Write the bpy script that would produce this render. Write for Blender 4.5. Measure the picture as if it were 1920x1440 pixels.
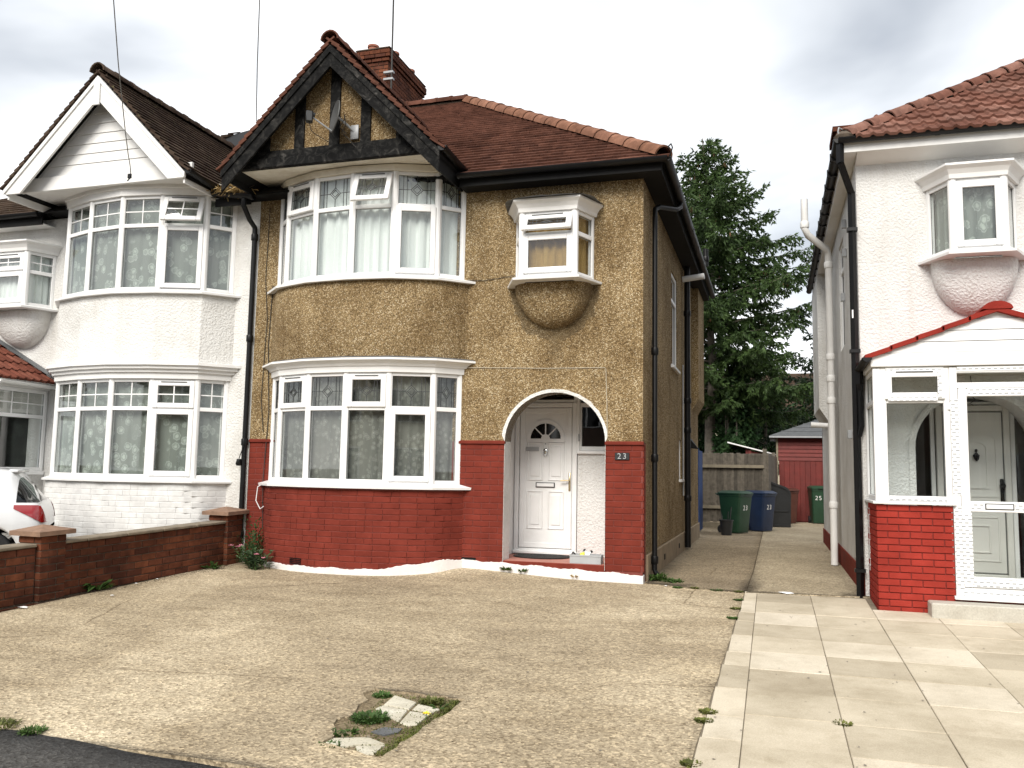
import bpy, bmesh, math, random
from mathutils import Vector, Matrix, geometry
random.seed(7)
R = math.radians
scene = bpy.context.scene
for o in list(bpy.data.objects):
    bpy.data.objects.remove(o)
C = scene.collection

# ---------------------------------------------------------------- camera
def camera():
    yaw, pitch, roll = R(17.005), R(5.834), R(1.001)
    f = Vector((-math.sin(yaw)*math.cos(pitch), math.cos(yaw)*math.cos(pitch), math.sin(pitch)))
    r = Vector((math.cos(yaw), math.sin(yaw), 0))
    u = r.cross(f)
    r2 = r*math.cos(roll) + u*math.sin(roll)
    u2 = -r*math.sin(roll) + u*math.cos(roll)
    cam = bpy.data.cameras.new('camera')
    cam.sensor_fit = 'HORIZONTAL'
    cam.sensor_width = 36
    cam.lens = 30.0
    cam.clip_end = 2000
    co = bpy.data.objects.new('camera', cam)
    C.objects.link(co)
    m = Matrix((r2, u2, -f)).transposed().to_4x4()
    m.translation = Vector((1.592, -11.004, 1.39))
    co.matrix_world = m
    scene.camera = co
camera()

# ---------------------------------------------------------------- world, sun, exposure
SUN_EL, SUN_AZ = R(40), R(184)          # azimuth from +Y clockwise: behind the camera
CLOUDS = (3.35, 1.2, 0.4)
def world():
    w = bpy.data.worlds.new('World'); scene.world = w; w.use_nodes = True
    nt = w.node_tree; nt.nodes.clear()
    n = nt.nodes.new; l = nt.links.new
    out = n('ShaderNodeOutputWorld'); bg = n('ShaderNodeBackground'); bg.inputs[1].default_value = 0.1
    sky = n('ShaderNodeTexSky'); sky.sky_type = 'NISHITA'; sky.sun_disc = False
    sky.sun_elevation = SUN_EL; sky.sun_rotation = SUN_AZ
    tc = n('ShaderNodeTexCoord')
    # clouds lie on a flat layer: direction divided by its height
    sep = n('ShaderNodeSeparateXYZ'); l(tc.outputs['Generated'], sep.inputs[0])
    mx = n('ShaderNodeMath'); mx.operation = 'MAXIMUM'; mx.inputs[1].default_value = 0.0; l(sep.outputs[2], mx.inputs[0])
    ad = n('ShaderNodeMath'); ad.operation = 'ADD'; ad.inputs[1].default_value = 0.22; l(mx.outputs[0], ad.inputs[0])
    dv = n('ShaderNodeVectorMath'); dv.operation = 'DIVIDE'; l(tc.outputs['Generated'], dv.inputs[0])
    cm = n('ShaderNodeCombineXYZ'); cm.inputs[2].default_value = 1.0
    l(ad.outputs[0], cm.inputs[0]); l(ad.outputs[0], cm.inputs[1]); l(cm.outputs[0], dv.inputs[1])
    mp = n('ShaderNodeMapping'); mp.inputs['Location'].default_value = CLOUDS; l(dv.outputs[0], mp.inputs[0])
    ns = n('ShaderNodeTexNoise'); ns.inputs['Scale'].default_value = 1.25; ns.inputs['Detail'].default_value = 5; ns.inputs['Roughness'].default_value = .46
    ns.inputs['Distortion'].default_value = .35
    l(mp.outputs[0], ns.inputs[0])
    rp = n('ShaderNodeValToRGB'); e = rp.color_ramp.elements
    e[0].position = .36; e[0].color = (2.0, 2.13, 2.32, 1)
    e[1].position = .62; e[1].color = (4.9, 4.9, 4.9, 1)
    m = rp.color_ramp.elements.new(.47); m.color = (3.1, 3.22, 3.36, 1)
    l(ns.outputs[0], rp.inputs[0])
    mixc = n('ShaderNodeMixRGB'); mixc.inputs[0].default_value = .94
    l(sky.outputs[0], mixc.inputs[1]); l(rp.outputs[0], mixc.inputs[2])
    l(mixc.outputs[0], bg.inputs[0]); l(bg.outputs[0], out.inputs[0])
world()
sd = bpy.data.lights.new('sun', 'SUN'); sd.energy = 1.5; sd.angle = R(32); sd.color = (1.0, .95, .87)
so = bpy.data.objects.new('sun', sd); C.objects.link(so)
_d = Vector((math.sin(SUN_AZ)*math.cos(SUN_EL), math.cos(SUN_AZ)*math.cos(SUN_EL), math.sin(SUN_EL)))
so.rotation_euler = _d.to_track_quat('Z', 'Y').to_euler(); so.location = _d*40
vs = scene.view_settings
vs.view_transform = 'Standard'; vs.look = 'None'; vs.gamma = 1; vs.use_curve_mapping = False
vs.exposure = 1.56

# ---------------------------------------------------------------- materials
MATS = {}
class NT:
    def __init__(s, name):
        m = bpy.data.materials.new(name); m.use_nodes = True
        s.m = m; s.t = m.node_tree; s.b = s.t.nodes['Principled BSDF']; s.out = s.t.nodes['Material Output']
        MATS[name] = m
    def n(s, typ, **kw):
        nd = s.t.nodes.new('ShaderNode'+typ)
        for k, v in kw.items(): setattr(nd, k, v)
        return nd
    def l(s, a, b): s.t.links.new(a, b)
    def pos(s, obj=False, scale=(1,1,1)):
        if obj: src = s.n('TexCoord').outputs['Object']
        else: src = s.n('NewGeometry').outputs['Position']
        if scale == (1,1,1): return src
        mp = s.n('Mapping'); mp.inputs['Scale'].default_value = scale; s.l(src, mp.inputs[0]); return mp.outputs[0]
    def noise(s, scale, detail=4, rough=.55, vec=None, dist=0):
        nd = s.n('TexNoise'); nd.inputs['Scale'].default_value = scale; nd.inputs['Detail'].default_value = detail
        nd.inputs['Roughness'].default_value = rough; nd.inputs['Distortion'].default_value = dist
        s.l(vec if vec is not None else s.pos(), nd.inputs['Vector']); return nd.outputs[0]
    def voro(s, scale, vec=None, feature='F1', rand=1):
        nd = s.n('TexVoronoi', feature=feature); nd.inputs['Scale'].default_value = scale
        nd.inputs['Randomness'].default_value = rand
        s.l(vec if vec is not None else s.pos(), nd.inputs['Vector']); return nd
    def ramp(s, fac, stops):
        nd = s.n('ValToRGB'); e = nd.color_ramp.elements
        for i, (p, c) in enumerate(stops):
            el = e[i] if i < 2 else e.new(p)
            el.position = p
            el.color = tuple(c)+(1,) if not isinstance(c, (int, float)) else (c, c, c, 1)
        s.l(fac, nd.inputs[0]); return nd.outputs[0]
    def mix(s, fac, a, b, mode='MIX'):
        nd = s.n('MixRGB', blend_type=mode)
        for i, v in ((0, fac), (1, a), (2, b)):
            if isinstance(v, (int, float)): nd.inputs[i].default_value = v if i == 0 else (v, v, v, 1)
            elif isinstance(v, tuple): nd.inputs[i].default_value = v+(1,)
            else: s.l(v, nd.inputs[i])
        return nd.outputs[0]
    def math(s, op, a, b=0.0, c=None):
        nd = s.n('Math', operation=op)
        for i, v in enumerate((a, b) if c is None else (a, b, c)):
            if isinstance(v, (int, float)): nd.inputs[i].default_value = v
            else: s.l(v, nd.inputs[i])
        return nd.outputs[0]
    def rnd(s): return s.n('ObjectInfo').outputs['Random']
    def col(s, v):
        if isinstance(v, tuple): s.b.inputs['Base Color'].default_value = v+(1,)
        else: s.l(v, s.b.inputs['Base Color'])
        return s
    def rough(s, v):
        if isinstance(v, (int, float)): s.b.inputs['Roughness'].default_value = v
        else: s.l(v, s.b.inputs['Roughness'])
        return s
    def spec(s, v): s.b.inputs['Specular IOR Level'].default_value = v; return s
    def bump(s, h, strength=.5, dist=.01):
        bp = s.n('Bump'); bp.inputs['Strength'].default_value = strength; bp.inputs['Distance'].default_value = dist
        s.l(h, bp.inputs['Height']); s.l(bp.outputs[0], s.b.inputs['Normal']); return s

def simple(name, c, rough=.6, var=.12, scale=6, bump=0, bscale=60, metal=0, spec=.5, objrand=0):
    t = NT(name)
    a = tuple(max(0, x*(1-var)) for x in c); b = tuple(min(1, x*(1+var)) for x in c)
    col = t.ramp(t.noise(scale, 5), [(.3, a), (.7, b)])
    if objrand:
        f = t.math('MULTIPLY_ADD', t.rnd(), 2*objrand, 1-objrand)
        cc = t.n('CombineColor'); 
        for i in range(3): t.l(f, cc.inputs[i])
        col = t.mix(1.0, col, cc.outputs[0], 'MULTIPLY')
    t.col(col).rough(rough).spec(spec)
    t.b.inputs['Metallic'].default_value = metal
    if bump: t.bump(t.noise(bscale, 4), bump, .01)
    return t.m

def m_pebble():
    t = NT('pebbledash')
    v = t.voro(84)
    sp = t.n('SeparateColor'); t.l(v.outputs['Color'], sp.inputs[0])
    stone = t.ramp(sp.outputs[0], [(0, (.145,.100,.050)), (.30, (.255,.180,.090)), (.62, (.36,.26,.132)), (.84, (.50,.38,.215)), (1, (.70,.61,.44))])
    edge = t.ramp(v.outputs['Distance'], [(.45, (1,1,1)), (.9, (.6,.56,.5))])
    c = t.mix(1, stone, edge, 'MULTIPLY')
    fine = t.ramp(t.noise(150, 2), [(.35, .78), (.65, 1.12)])
    c = t.mix(1, c, fine, 'MULTIPLY')
    st = t.ramp(t.noise(.9, 6, .62, dist=.6), [(.32, (.62,.57,.50)), (.56, (1.0,1.0,1.0)), (.75, (1.12,1.10,1.05))])
    c = t.mix(1, c, st, 'MULTIPLY')
    run = t.ramp(t.noise(1, 5, .6, vec=t.pos(scale=(5, 5, .35))), [(.3, (.74,.70,.64)), (.55, (1,1,1))])
    c = t.mix(.8, c, run, 'MULTIPLY')
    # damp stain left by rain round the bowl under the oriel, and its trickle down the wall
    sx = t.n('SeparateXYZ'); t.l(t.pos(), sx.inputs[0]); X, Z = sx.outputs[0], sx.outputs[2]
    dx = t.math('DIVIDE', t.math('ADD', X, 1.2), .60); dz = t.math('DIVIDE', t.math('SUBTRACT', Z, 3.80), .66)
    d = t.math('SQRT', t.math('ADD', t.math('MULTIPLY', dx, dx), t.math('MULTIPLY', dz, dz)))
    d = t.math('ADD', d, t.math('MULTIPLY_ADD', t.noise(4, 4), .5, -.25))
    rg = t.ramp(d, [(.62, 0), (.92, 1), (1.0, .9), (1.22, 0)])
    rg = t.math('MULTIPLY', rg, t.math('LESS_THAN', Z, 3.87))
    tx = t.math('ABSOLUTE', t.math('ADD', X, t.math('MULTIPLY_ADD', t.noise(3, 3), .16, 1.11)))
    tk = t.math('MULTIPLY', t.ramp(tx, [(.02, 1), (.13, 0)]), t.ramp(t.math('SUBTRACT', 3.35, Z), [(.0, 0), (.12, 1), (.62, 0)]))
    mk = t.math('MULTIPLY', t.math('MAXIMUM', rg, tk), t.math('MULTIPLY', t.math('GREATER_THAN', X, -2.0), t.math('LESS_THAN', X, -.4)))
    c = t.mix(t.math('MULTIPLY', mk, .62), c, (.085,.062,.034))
    t.col(c).rough(.9).spec(.25)
    h = t.math('MULTIPLY_ADD', v.outputs['Distance'], -1.0, t.math('MULTIPLY', t.noise(18, 3), .5))
    t.bump(h, .9, .012)
    return t.m
def m_roughcast(name, c, dirt):
    t = NT(name)
    v = t.noise(34, 3, .6); v2 = t.noise(9, 3)
    base = t.ramp(t.noise(1.1, 6, .65), [(.3, dirt), (.55, c), (.8, tuple(min(.86, x*1.03) for x in c))])
    run = t.ramp(t.noise(1, 5, .6, vec=t.pos(scale=(6, 6, .4))), [(.28, (.86,.84,.81)), (.5, (1,1,1))])
    base = t.mix(.6, base, run, 'MULTIPLY')
    t.col(base).rough(.8).spec(.25)
    t.bump(t.math('ADD', t.ramp(v, [(.35, 0), (.7, 1)]), t.math('MULTIPLY', v2, .6)), .55, .02)
    return t.m
def m_paintbrick(name, c, objr=.07):
    t = NT(name)
    n1 = t.noise(3.2, 5, .6); n2 = t.noise(70, 3)
    col = t.ramp(n1, [(.3, tuple(x*.82 for x in c)), (.6, c), (.8, tuple(min(1, x*1.15+.006) for x in c))])
    f = t.math('MULTIPLY_ADD', t.rnd(), 2*objr, 1-objr)
    cc = t.n('CombineColor')
    for i in range(3): t.l(f, cc.inputs[i])
    col = t.mix(1, col, cc.outputs[0], 'MULTIPLY')
    fade = t.ramp(t.noise(.8, 5, .65), [(.35, (.80,.80,.82)), (.55, (1,1,1)), (.72, (1.18,1.22,1.25))])
    col = t.mix(.8, col, fade, 'MULTIPLY')
    # small chips in the paint
    chip = t.ramp(t.noise(26, 6, .7), [(.70, (0,0,0)), (.74, (1,1,1))])
    col = t.mix(t.math('MULTIPLY', chip, .45), col, tuple(x*.45 for x in c))
    t.col(col).rough(.85).spec(.12)
    t.bump(t.math('ADD', n2, t.math('MULTIPLY', t.noise(22, 4), .8)), .5, .006)
    return t.m
def m_rawbrick():
    t = NT('raw_brick')
    r = t.rnd()
    c = t.ramp(r, [(0, (.10,.034,.02)), (.35, (.15,.05,.026)), (.7, (.19,.065,.032)), (1, (.12,.044,.028))])
    n = t.ramp(t.noise(9, 6, .65), [(.3, (.6,.58,.56)), (.6, (1.05,1.03,1.0))])
    c = t.mix(1, c, n, 'MULTIPLY')
    soot = t.ramp(t.noise(1.6, 5, .6), [(.42, (.36,.34,.32)), (.60, (1,1,1))])
    c = t.mix(.75, c, soot, 'MULTIPLY')
    t.col(c).rough(.9).spec(.2); t.bump(t.noise(60, 4), .5, .006)
    return t.m
def m_tile(name, stops, soot=.5, moss=0):
    t = NT(name)
    c = t.ramp(t.rnd(), stops)
    n = t.ramp(t.noise(5, 6, .65), [(.3, (.62,.6,.58)), (.62, (1.06,1.04,1.0))])
    c = t.mix(1, c, n, 'MULTIPLY')
    s2 = t.ramp(t.noise(1.0, 5, .6), [(.36, (.45,.42,.40)), (.58, (1,1,1))])
    c = t.mix(soot, c, s2, 'MULTIPLY')
    # joined tiles carry no per-object random: vary by a cell pattern
    v = t.voro(7); sp = t.n('SeparateColor'); t.l(v.outputs['Color'], sp.inputs[0])
    c = t.mix(1, c, t.ramp(sp.outputs[0], [(0, .78), (1, 1.12)]), 'MULTIPLY')
    if moss:
        mk = t.ramp(t.noise(14, 6, .7), [(.60, 0), (.68, 1)])
        c = t.mix(t.math('MULTIPLY', mk, moss), c, (.16,.15,.07))
    t.col(c).rough(.95).spec(.08); t.bump(t.noise(45, 4), .45, .008)
    return t.m
def m_timber():
    t = NT('black_timber')
    vec = t.pos(scale=(1, 1, 1))
    g = t.noise(7, 7, .72, dist=1.2)
    c = t.ramp(g, [(.36, (.003,.003,.003)), (.49, (.007,.007,.007)), (.60, (.026,.025,.023)), (.74, (.10,.094,.088))])
    fl = t.ramp(t.noise(19, 6, .75), [(.69, 0), (.73, 1)])
    c = t.mix(t.math('MULTIPLY', fl, .35), c, (.30,.29,.27))
    t.col(c).rough(.85).spec(.15); t.bump(g, .6, .012)
    return t.m
def m_cream():
    t = NT('cream_boards')
    c = t.ramp(t.noise(1.7, 6, .66), [(.28, (.50,.45,.36)), (.55, (.70,.66,.57)), (.8, (.77,.74,.67))])
    fl = t.ramp(t.noise(15, 7, .78), [(.69, 0), (.72, 1)])
    c = t.mix(t.math('MULTIPLY', fl, .8), c, (.16,.13,.10))
    t.col(c).rough(.65); t.bump(t.noise(30, 4), .2, .006)
    return t.m
def m_upvc():
    t = NT('white_upvc')
    c = t.ramp(t.noise(2.5, 5, .6), [(.3, (.74,.74,.73)), (.65, (.82,.82,.82))])
    t.col(c).rough(.32).spec(.5)
    return t.m
def m_glass(name='window_glass', k=1.8, k0=.035):
    t = NT(name)
    tr = t.n('BsdfTransparent'); tr.inputs[0].default_value = (.955,.975,.97,1)
    gl = t.n('BsdfGlossy'); gl.inputs['Roughness'].default_value = .01
    bp = t.n('Bump'); bp.inputs['Strength'].default_value = .006; bp.inputs['Distance'].default_value = .05
    t.l(t.noise(2.2, 2), bp.inputs['Height']); t.l(bp.outputs[0], gl.inputs['Normal'])
    fr = t.n('Fresnel'); fr.inputs[0].default_value = 1.55
    f = t.math('MULTIPLY_ADD', fr.outputs[0], k, k0)
    gb = t.n('NewGeometry'); f = t.math('MULTIPLY', f, t.math('SUBTRACT', 1.0, gb.outputs['Backfacing']))
    mx = t.n('MixShader'); t.l(f, mx.inputs[0]); t.l(tr.outputs[0], mx.inputs[1]); t.l(gl.outputs[0], mx.inputs[2])
    t.l(mx.outputs[0], t.out.inputs[0])
    return t.m
def m_net(name, c, lace=0, dens=.75, scale=9):
    t = NT(name)
    df = t.n('BsdfDiffuse'); tl = t.n('BsdfTranslucent'); tr = t.n('BsdfTransparent')
    for nd in (df, tl): nd.inputs[0].default_value = c+(1,)
    m1 = t.n('MixShader'); m1.inputs[0].default_value = .1; t.l(df.outputs[0], m1.inputs[1]); t.l(tl.outputs[0], m1.inputs[2])
    m2 = t.n('MixShader')
    if lace:
        v = t.voro(scale, vec=t.pos(scale=(1, 1, .9)))
        w = t.noise(30, 3); 
        d = t.math('MULTIPLY_ADD', w, .30, v.outputs['Distance'])
        fl = t.ramp(d, [(.30, 1), (.40, .35), (.47, .25), (.52, .8), (.62, .0)])
        zone = t.ramp(t.noise(2.6, 3), [(.34, .15), (.50, 1)])
        a = t.math('MULTIPLY_ADD', t.math('MULTIPLY', fl, zone), .38, dens)
    else:
        a = t.math('MULTIPLY_ADD', t.noise(40, 2), .25, dens-.12)
    t.l(a, m2.inputs[0]); t.l(tr.outputs[0], m2.inputs[1]); t.l(m1.outputs[0], m2.inputs[2])
    t.l(m2.outputs[0], t.out.inputs[0])
    return t.m
def m_concrete(name, a, b, c, agg=True, stain=1.0, scale=1.0):
    t = NT(name)
    big = t.noise(.42*scale, 6, .62, dist=.5)
    col = t.ramp(big, [(.30, a), (.50, b), (.68, c)])
    mid = t.ramp(t.noise(2.3*scale, 6, .68, vec=t.pos(scale=(.6, 1.3, 1))), [(.30, (.78,.76,.73)), (.55, (1,1,1)), (.78, (1.18,1.17,1.14))])
    col = t.mix(stain, col, mid, 'MULTIPLY')
    if agg:
        v = t.voro(58); sp = t.n('SeparateColor'); t.l(v.outputs['Color'], sp.inputs[0])
        st = t.ramp(sp.outputs[0], [(0, (.42,.38,.33)), (.3, (.84,.82,.78)), (.7, (1.03,1.02,1.0)), (1, (1.62,1.58,1.5))])
        col = t.mix(.8, col, st, 'MULTIPLY')
        sp2 = t.ramp(t.noise(85, 3, .6), [(.30, (.62,.60,.56)), (.52, (1.05,1.05,1.04))])
        col = t.mix(.7, col, sp2, 'MULTIPLY')
        ck = t.n('TexVoronoi', feature='DISTANCE_TO_EDGE'); ck.inputs['Scale'].default_value = .33
        dv = t.n('MixRGB'); dv.inputs[0].default_value = .12; ns = t.n('TexNoise'); ns.inputs['Scale'].default_value = 2.5; ns.inputs['Detail'].default_value = 5
        t.l(t.pos(), ns.inputs['Vector']); t.l(t.pos(), dv.inputs[1]); t.l(ns.outputs['Color'], dv.inputs[2]); t.l(dv.outputs[0], ck.inputs['Vector'])
        cl = t.ramp(ck.outputs['Distance'], [(.0016, (.35,.31,.26)), (.0042, (1,1,1))])
        ckm = t.ramp(t.noise(.5, 2), [(.46, 0), (.54, 1)])
        col = t.mix(t.math('MULTIPLY', ckm, .75), col, cl, 'MULTIPLY')
        spots = t.ramp(t.voro(5.5).outputs['Distance'], [(.035, (.22,.19,.15)), (.06, (1,1,1))])
        col = t.mix(.8, col, spots, 'MULTIPLY')
        t.bump(t.math('ADD', v.outputs['Distance'], t.noise(30, 4)), .6, .008)
    else:
        fine = t.ramp(t.noise(60, 4), [(.3, .86), (.7, 1.08)])
        col = t.mix(1, col, fine, 'MULTIPLY')
        t.bump(t.noise(55, 4), .3, .006)
    t.col(col).rough(.92).spec(.2)
    return t.m
def m_slab():
    t = NT('paving_stone')
    c = t.ramp(t.rnd(), [(0, (.40,.35,.265)), (.35, (.49,.435,.335)), (.7, (.55,.49,.385)), (1, (.60,.545,.445))])
    n = t.ramp(t.noise(1.1, 6, .65), [(.3, (.72,.69,.64)), (.58, (1.05,1.04,1.03))])
    c = t.mix(1, c, n, 'MULTIPLY')
    st = t.ramp(t.noise(5, 6, .7), [(.30, (.80,.78,.74)), (.48, (1,1,1))])
    c = t.mix(.6, c, st, 'MULTIPLY')
    sp = t.ramp(t.noise(120, 2), [(.3, .86), (.7, 1.08)])
    c = t.mix(1, c, sp, 'MULTIPLY')
    t.col(c).rough(.88).spec(.2); t.bump(t.noise(70, 4), .3, .005)
    return t.m
def m_leaf(name, a, b, tr=.25):
    t = NT(name)
    c = t.ramp(t.noise(2.1, 3), [(.3, a), (.7, b)])
    v = t.voro(30); sp = t.n('SeparateColor'); t.l(v.outputs['Color'], sp.inputs[0])
    c = t.mix(1, c, t.ramp(sp.outputs[0], [(0, .6), (1, 1.35)]), 'MULTIPLY')
    t.col(c).rough(.6).spec(.3)
    tl = t.n('BsdfTranslucent'); t.l(c, tl.inputs[0])
    mx = t.n('MixShader'); mx.inputs[0].default_value = tr
    t.l(t.b.outputs[0], mx.inputs[1]); t.l(tl.outputs[0], mx.inputs[2]); t.l(mx.outputs[0], t.out.inputs[0])
    return t.m
def m_film():
    # protective film printed with rows of grey dashes
    t = NT('printed_film')
    br = t.n('TexBrick'); br.offset = .5
    br.inputs['Color1'].default_value = (.26,.27,.28,1); br.inputs['Color2'].default_value = (.34,.35,.36,1)
    br.inputs['Mortar'].default_value = (.80,.80,.80,1); br.inputs['Scale'].default_value = 1
    br.inputs['Mortar Size'].default_value = .012; br.inputs['Brick Width'].default_value = .060; br.inputs['Row Height'].default_value = .038
    br.inputs['Mortar Smooth'].default_value = .1; br.inputs['Bias'].default_value = .4
    sx = t.n('SeparateXYZ'); t.l(t.pos(obj=True), sx.inputs[0]); cx = t.n('CombineXYZ')
    t.l(sx.outputs[0], cx.inputs[0]); t.l(sx.outputs[2], cx.inputs[1])
    t.l(cx.outputs[0], br.inputs[0])
    t.col(br.outputs[0]).rough(.35)
    return t.m
m_pebble()
m_roughcast('white_roughcast', (.69,.685,.665), (.52,.505,.475))
m_roughcast('clean_roughcast', (.70,.695,.68), (.62,.61,.59))
m_paintbrick('red_painted_brick', (.172,.031,.020))
m_paintbrick('bright_red_brick', (.285,.032,.022), .04)
m_paintbrick('white_painted_brick', (.68,.675,.66), .02)
m_rawbrick()
m_tile('clay_tile', [(0, (.080,.036,.026)), (.4, (.108,.048,.034)), (.75, (.14,.065,.047)), (1, (.09,.041,.031))], .5)
m_tile('old_tile', [(0, (.046,.031,.024)), (.5, (.072,.05,.038)), (1, (.10,.074,.058))], .6, .7)
m_tile('roman_tile', [(0, (.165,.074,.055)), (.5, (.205,.10,.076)), (1, (.25,.135,.108))], .45)
m_tile('hip_tile_clay', [(0, (.20,.098,.064)), (.5, (.235,.12,.08)), (1, (.27,.14,.098))], .45)
m_timber(); m_cream(); m_upvc(); m_glass(); m_glass('clear_glass', .7, .0)
m_net('sheer_net', (.88,.90,.88), 0, 1.0)
m_net('grey_net', (.38,.38,.35), 1, .50, 15)
m_net('lace_net', (.66,.71,.65), 1, .36, 7.5)
m_net('gold_curtain', (.42,.27,.10), 0, .95)
m_concrete('drive_concrete', (.285,.234,.164), (.375,.312,.22), (.51,.437,.322), True)
m_concrete('side_concrete', (.21,.170,.12), (.29,.238,.168), (.38,.32,.235), True, .8)
m_concrete('plain_concrete', (.36,.34,.29), (.44,.415,.36), (.5,.48,.42), False)
m_concrete('asphalt', (.045,.044,.044), (.058,.057,.056), (.075,.073,.071), True, .5)
m_concrete('soil', (.035,.026,.016), (.06,.045,.028), (.09,.07,.045), False)
m_slab(); m_film()
simple('white_plinth', (.70,.67,.65), .75, .07, 5, .3, 40)
simple('pink_tile', (.40,.16,.12), .6, .12, 5)
simple('white_paint', (.74,.735,.72), .55, .05, 3, .15, 30)
simple('grey_door_white', (.69,.68,.645), .45, .05, 3)
simple('black_plastic', (.004,.004,.0045), .42, .3, 8, spec=.3)
simple('black_iron', (.006,.006,.006), .5, .3, 12, .2, spec=.3)
simple('soffit_dark', (.006,.006,.006), .7, .3, 6, spec=.2)
simple('mortar', (.095,.072,.052), .95, .2, 20, .4)
simple('red_mortar', (.155,.03,.02), .75, .15, 10, .4)
simple('bright_mortar', (.18,.018,.012), .75, .12, 10, .4)
simple('white_mortar', (.64,.635,.62), .75, .05, 10, .4)
simple('lead_grey', (.10,.105,.11), .5, .15, 8)
simple('lead_came', (.03,.032,.034), .45, .1, 20)
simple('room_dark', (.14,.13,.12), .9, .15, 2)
simple('coping_stone', (.20,.165,.12), .9, .3, 7, .5, 50)
simple('cap_stone', (.22,.135,.09), .9, .22, 8, .5, 60)
simple('terracotta', (.27,.10,.06), .8, .2, 8)
simple('grey_metal', (.30,.31,.32), .45, .1, 10)
simple('dish_grey', (.06,.06,.058), .55, .15, 8)
simple('chrome', (.62,.62,.6), .22, .05, 10, metal=1)
simple('brass', (.55,.45,.28), .3, .08, 10, metal=.8)
simple('silver_grey', (.36,.37,.38), .4, .08, 8)
simple('mat_black', (.012,.011,.010), .95, .4, 60, .8, 180)
simple('bin_green', (.014,.048,.024), .45, .15, 5, .15, 120)
simple('bin_blue', (.008,.020,.055), .42, .15, 5, .15, 120)
simple('bin_brown', (.07,.022,.014), .45, .15, 5)
simple('bin_black', (.016,.017,.018), .45, .2, 5)
simple('number_white', (.72,.72,.70), .6, .1, 30)
simple('fence_wood', (.125,.108,.085), .9, .3, 11, .5, 40, objrand=.35)
simple('fence_rail', (.20,.17,.12), .9, .2, 11, .4, 40)
simple('shed_red', (.12,.013,.009), .7, .18, 6, .3, 40, objrand=.10)
simple('shed_felt', (.085,.09,.095), .85, .15, 9, .4, 60)
simple('gate_blue', (.012,.055,.20), .5, .12, 6)
simple('cream_render', (.60,.54,.40), .85, .08, 2, .2, 40)
simple('bark', (.17,.148,.12), .95, .3, 9, .8, 30)
simple('straw', (.38,.27,.12), .9, .2, 30)
simple('cone_brown', (.14,.075,.035), .8, .25, 12)
simple('flower_pink', (.55,.22,.28), .7, .15, 20)
simple('flower_yellow', (.85,.68,.02), .6, .1, 20)
simple('plastic_yellow', (.75,.70,.05), .4, .1, 8)
simple('plastic_white', (.78,.78,.78), .35, .05, 8)
simple('tyre', (.013,.013,.014), .85, .2, 20, .4, 90)
simple('alloy', (.55,.55,.56), .3, .05, 8, metal=.85)
simple('dark_trim', (.012,.012,.013), .4, .2, 8)
simple('cable_grey', (.16,.16,.15), .6, .1, 10)
simple('cable_tan', (.50,.45,.36), .7, .1, 10)
simple('cable_dark', (.03,.028,.025), .7, .1, 10)
def m_car():
    t = NT('car_paint'); t.col((.66,.67,.68)).rough(.3)
    t.b.inputs['Coat Weight'].default_value = .8; t.b.inputs['Coat Roughness'].default_value = .04
    t = NT('car_glass'); t.col((.006,.007,.008)).rough(.04)
    t = NT('tail_light'); t.col((.28,.004,.006)).rough(.08); t.b.inputs['Coat Weight'].default_value = 1
m_car()
m_leaf('spruce_needles', (.030,.058,.018), (.075,.125,.034), .3)
m_leaf('ivy_leaves', (.022,.06,.02), (.055,.115,.038), .25)
m_leaf('dark_conifer', (.012,.028,.010), (.028,.052,.018), .15)
m_leaf('weed_leaves', (.035,.075,.016), (.085,.15,.035), .25)
m_leaf('shrub_leaves', (.05,.095,.045), (.12,.17,.09), .25)
m_leaf('moss_green', (.05,.065,.012), (.13,.14,.03), .15)

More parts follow.
